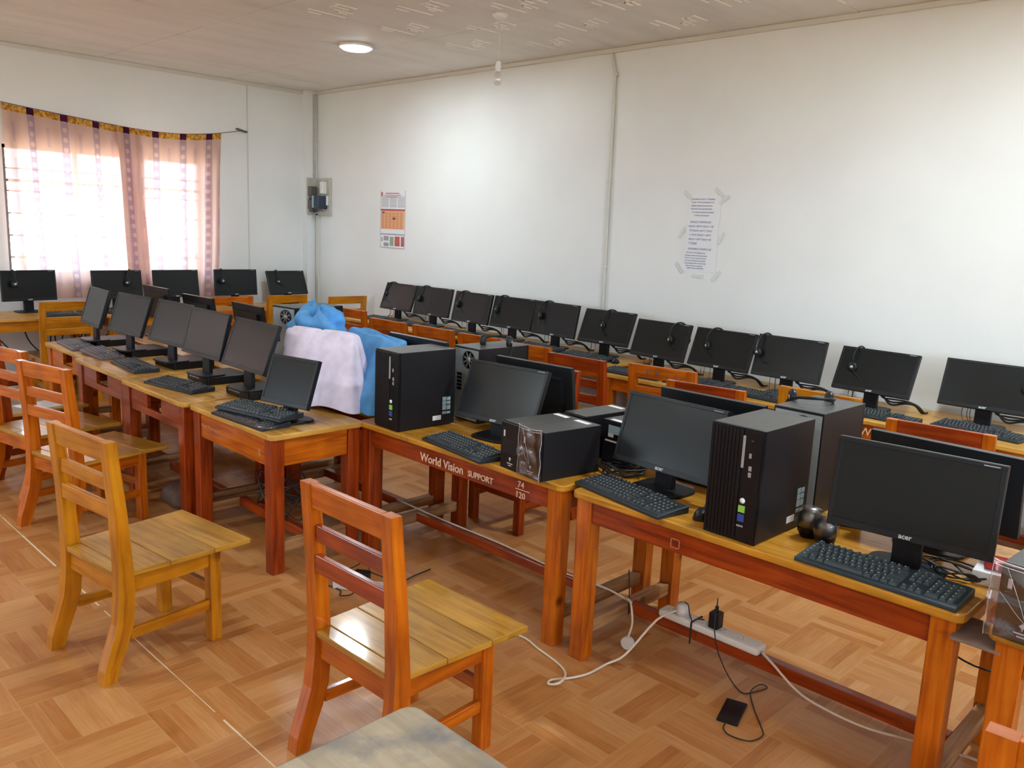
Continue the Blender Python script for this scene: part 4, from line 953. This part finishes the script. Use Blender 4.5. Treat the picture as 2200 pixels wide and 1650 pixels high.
# ------------------------------------------------------------------ power strip, plugs, cables
st_ = thing('power_strip', 'white power strip tied to the desk stretcher', 'power strip', (-1.475, 2.63, .146), R(0))
obj('body', MB().box(-.212, .212, -.034, .034, 0, .03), 'white', st_, .009)
so = MB()
for k in range(5):
    x = -.17+k*.075; so.box(x-.002, x+.002, .006, .014, .03, .0308); so.box(x-.012, x-.006, -.01, -.007, .03, .0308); so.box(x+.006, x+.012, -.01, -.007, .03, .0308)
obj('socket_holes', so, 'greyprint', st_)
wp = thing('white_plug', 'white three pin plug pushed into the power strip', 'plug', (-1.6, 2.63, .176))
obj('plug_body', MB().lathe([(.027, 0), (.027, .02), (.02, .042), (0, .043)][::-1], seg=20), 'white', wp)
pc = thing('phone_charger', 'black charger plugged upright into the power strip', 'charger', (-1.455, 2.63, .176))
obj('charger_body', MB().box(-.02, .02, -.022, .022, 0, .062), 'black', pc, .005); obj('usb_plug', MB().box(-.006, .006, -.004, .004, .062, .085), 'black', pc, .002)
for l, x in (('black cable tie holding the power strip to the stretcher', -1.535),):
    tt = thing('cable_tie', l, 'cable tie', (x, 2.63, .176)); obj('band', MB().box(-.003, .003, -.036, .036, .001, .003).box(-.003, .003, -.038, -.0355, -.085, .003).box(-.003, .003, .0355, .038, -.085, .003), 'cable', tt)
    obj('tail', MB().tube([(0, -.03, .0), (-.015, -.03, .03), (-.03, -.02, .055), (-.045, -.02, .06)], .0025, 6).tube([(0, -.03, .0), (.02, -.03, .02), (.045, -.02, .022)], .0025, 6), 'cable', tt)
tt = thing('cable_tie', 'long black cable tie standing up from the stretcher left of the strip', 'cable tie', (-1.83, 2.63, .146))
obj('band', MB().tube([(0, -.025, -.05), (0, -.026, 0), (-.008, -.02, .06), (-.02, -.015, .13)], .0028, 6), 'cable', tt)
tag(obj('white_cable', MB().tube([(-1.6, 2.6, .2), (-1.64, 2.52, .17), (-1.7, 2.42, .04), (-1.74, 2.36, .006), (-1.74, 2.26, .006), (-1.76, 2.19, .006), (-1.8, 2.12, .006), (-1.79, 2.09, .006), (-1.76, 2.11, .014), (-1.78, 2.17, .014), (-1.85, 2.22, .006), (-1.99, 2.25, .006), (-2.12, 2.27, .006), (-2.4, 2.2, .006), (-2.7, 2.1, .006), (-2.82, 2.06, .006)], .0045, 8), 'cable_white'), 'cream cable looping over the floor from the power strip', 'cable')
tp_ = thing('dropped_plug', 'white plug hanging loose just above the floor by the desk leg', 'plug', (-1.75, 2.5, .02), .2)
obj('plug_body', MB().loft([[(r*math.cos(a), -.012+.0, r*math.sin(a)+.02) for a in [2*PI*k/16 for k in range(16)]] for r in (.026,)]+[[(r*math.cos(a), .012, r*math.sin(a)+.02) for a in [2*PI*k/16 for k in range(16)]] for r in (.026,)]), 'white', tp_, .004)
obj('lead', MB().tube([(0, 0, .045), (.0, .03, .09), (-.03, .07, .15), (-.06, .09, .155)], .0045, 8), 'cable_white', tp_)
tag(obj('white_cable', MB().tube([(-3.4, 2.65, .153), (-3.0, 2.64, .15), (-2.6, 2.64, .151), (-2.2, 2.62, .15), (-1.98, 2.63, .151), (-1.9, 2.62, .152), (-1.815, 2.6, .153)], .0045, 8), 'cable_white'), 'cream cable lying along the stretchers toward the hanging plug', 'cable')
tag(obj('white_cable', MB().tube([(-1.26, 2.62, .16), (-1.2, 2.59, .15), (-1.1, 2.575, .1), (-1.0, 2.565, .085), (-.85, 2.57, .08), (-.65, 2.6, .1), (-.45, 2.57, .13), (-.2, 2.55, .1)], .0045, 8), 'cable_white'), 'cream cable leaving the right end of the power strip', 'cable')
ph = thing('mobile_phone', 'black phone charging face up on the floor', 'phone', (-1.255, 2.437, 0), R(17))
obj('body', MB().box(-.036, .036, -.075, .075, 0, .009), 'black', ph, .003); obj('phone_screen', MB().box(-.032, .032, -.066, .066, .009, .0095), 'tfront', ph)
tag(obj('charging_cable', MB().tube([(-1.455, 2.63, .262), (-1.455, 2.63, .29), (-1.45, 2.62, .27), (-1.43, 2.58, .2), (-1.41, 2.58, .12), (-1.39, 2.62, .03), (-1.34, 2.6, .004), (-1.29, 2.575, .004), (-1.265, 2.62, .004), (-1.25, 2.675, .004), (-1.275, 2.67, .008), (-1.275, 2.6, .008), (-1.22, 2.52, .004), (-1.15, 2.44, .004), (-1.115, 2.39, .004), (-1.13, 2.33, .004), (-1.19, 2.31, .004), (-1.225, 2.33, .004), (-1.235, 2.36, .005)], .0022, 6), 'cable'), 'thin black cable from the charger to the phone on the floor', 'cable')
fa_ = thing('extension_socket', 'dusty white extension socket on the floor behind the nearest chair', 'power strip', (-2.86, 2.06, 0), .6)
obj('body', MB().box(-.14, .14, -.03, .03, 0, .035), 'white', fa_, .006); obj('plug', MB().box(-.05, .02, -.025, .025, .035, .085), 'black', fa_, .006, 'black plug in the socket')
tag(obj('black_cable', MB().tube([(-2.86, 2.08, .09), (-2.92, 2.12, .12), (-3.0, 2.1, .05), (-3.1, 2.02, .005), (-3.05, 1.95, .005), (-2.92, 1.97, .005), (-2.86, 1.93, .012), (-2.82, 1.96, .02), (-2.84, 2.0, .03)], .003, 6).tube([(-2.86, 2.08, .08), (-2.8, 2.2, .02), (-2.83, 2.32, .006), (-2.84, 2.42, .006)], .003, 6), 'cable'), 'black cable curling around the floor extension socket', 'cable')
# wiring heaps
def heap(label, c, r, n, seed, z, name='cable_bundle', rr=.003, mat='cable', h=.03):
    rnd = random.Random(seed); mb = MB()
    for k in range(n):
        a = rnd.random()*6; pts = []
        for j in range(7): a += rnd.uniform(.6, 1.3); q = rnd.uniform(.4, 1); pts.append((c[0]+r[0]*q*math.cos(a), c[1]+r[1]*q*math.sin(a), z+rr+h*rnd.random()))
        mb.tube(pts, rr, 6)
    return tag(obj(name, mb, mat), label, 'cables')
heap('tangle of black cables between the slim computers and the monitor', (-1.93, 2.62), (.11, .1), 7, 1, Z, rr=.004)
heap('tangle of black cables under the nearest monitor at the right', (-.68, 2.57), (.1, .06), 4, 2, Z)
heap('tangle of cables under the small desk with the lilac cloth', (-3.6, 2.1), (.2, .12), 7, 3, .146, rr=.004, h=.2)
heap('thin wires hanging at the edge of the small desk by the lilac cloth', (-3.4, 2.07), (.1, .07), 3, 4, Z, rr=.0012, h=.012)
names = ['first', 'second', 'third', 'fourth', 'fifth', 'sixth', 'seventh', 'eighth', 'ninth', 'tenth', 'eleventh']
for i, (x, y, a, t) in enumerate(wm):
    zd = .685 if i < 6 else Z; rnd = random.Random(20+i); mb = MB()
    for k in range(3):
        o_ = .008*k; mb.tube([(x+.02, y+.07, zd+.14), (x+.05, y+.08, zd+.09-o_), (x+.1, y+.09, zd+.035+o_*2), (x+.17+o_, y+.1, zd+.05+o_), (x+.22+o_, y+.13, zd+.045), (x+.25+o_, y+.16, zd+.006), (x+.27, y+.2, zd+.004)], .005 if k else .006, 7)
    for k in range(3):
        px = x-.05-.08*rnd.random(); mb.tube([(px, y+.03, zd+.13), (px-.02, y+.06, zd+.05), (px+.03, y-.02, zd+.004), (px+.1*rnd.random()+.03, y+.02, zd+.006), (px+.16, y+.06, zd+.004), (px+.1, y+.1, zd+.004)], .0018, 6)
    c = tag(obj('cable_bundle', mb, 'cable'), 'black cables behind the %s long wall monitor from the corner' % names[i], 'cables', 'cable bundles along the long wall')
mb = MB()
for k in range(5): mb.tube([(-8.0+.05*k, 1.9+.25*k, .6), (-7.95, 2.0+.2*k, .45), (-7.9+.05*k, 2.15+.15*k, .3+.04*k), (-8.0, 2.35+.1*k, .35), (-8.05, 2.4+.1*k, .6)], .006, 6)
tag(obj('cable_bundle', mb, 'cable'), 'black cables hanging below the window wall desk at the left edge', 'cables')
tag(obj('black_cable', MB().tube([(-1.86, 2.5, .6), (-1.8, 2.55, .53), (-1.72, 2.6, .5), (-1.66, 2.62, .54), (-1.62, 2.64, .6)], .003, 6).tube([(-1.84, 2.56, .6), (-1.76, 2.6, .5), (-1.68, 2.62, .52), (-1.62, 2.6, .6)], .003, 6), 'cable'), 'black cable loops hanging under the power strip desk', 'cable')
tag(obj('black_cable', MB().tube([(-.7, 2.4, .56), (-.6, 2.42, .49), (-.5, 2.45, .47), (-.35, 2.5, .5), (-.2, 2.5, .58)], .003, 6), 'cable'), 'thin cable sagging between the two right hand desks', 'cable')
sk = thing('plastic_sack', 'brownish plastic sack on the floor under the pupil desks', 'sack', (-4.45, 2.0, 0))
obj('sack_body', MB().loft([[(.16*f*math.cos(a)*(1+.12*math.sin(3*a+z*20)), .13*f*math.sin(a)*(1+.1*math.sin(5*a)), z) for a in [2*PI*k/24 for k in range(24)]] for f, z in ((1, 0), (1.1, .03), (1, .07), (.75, .1), (.3, .12))]), 'brown_b', sk)
# paper on a chair seat
tag(obj('loose_paper', MB().box(-.1, .1, -.14, .14, 0, .002), 'paper', loc=(-5.66, 1.62, .3868), rot=(0, 0, .3)), 'white paper lying on a chair seat at the left edge', 'paper')

M['kbody_b'] = plain('blue grey keyboard plastic', (.022, .04, .055), .4); M['key_b'] = plain('blue grey key sheen plastic', (.05, .07, .08), .4)  # lighter key colour paints in the reflection on the key tops
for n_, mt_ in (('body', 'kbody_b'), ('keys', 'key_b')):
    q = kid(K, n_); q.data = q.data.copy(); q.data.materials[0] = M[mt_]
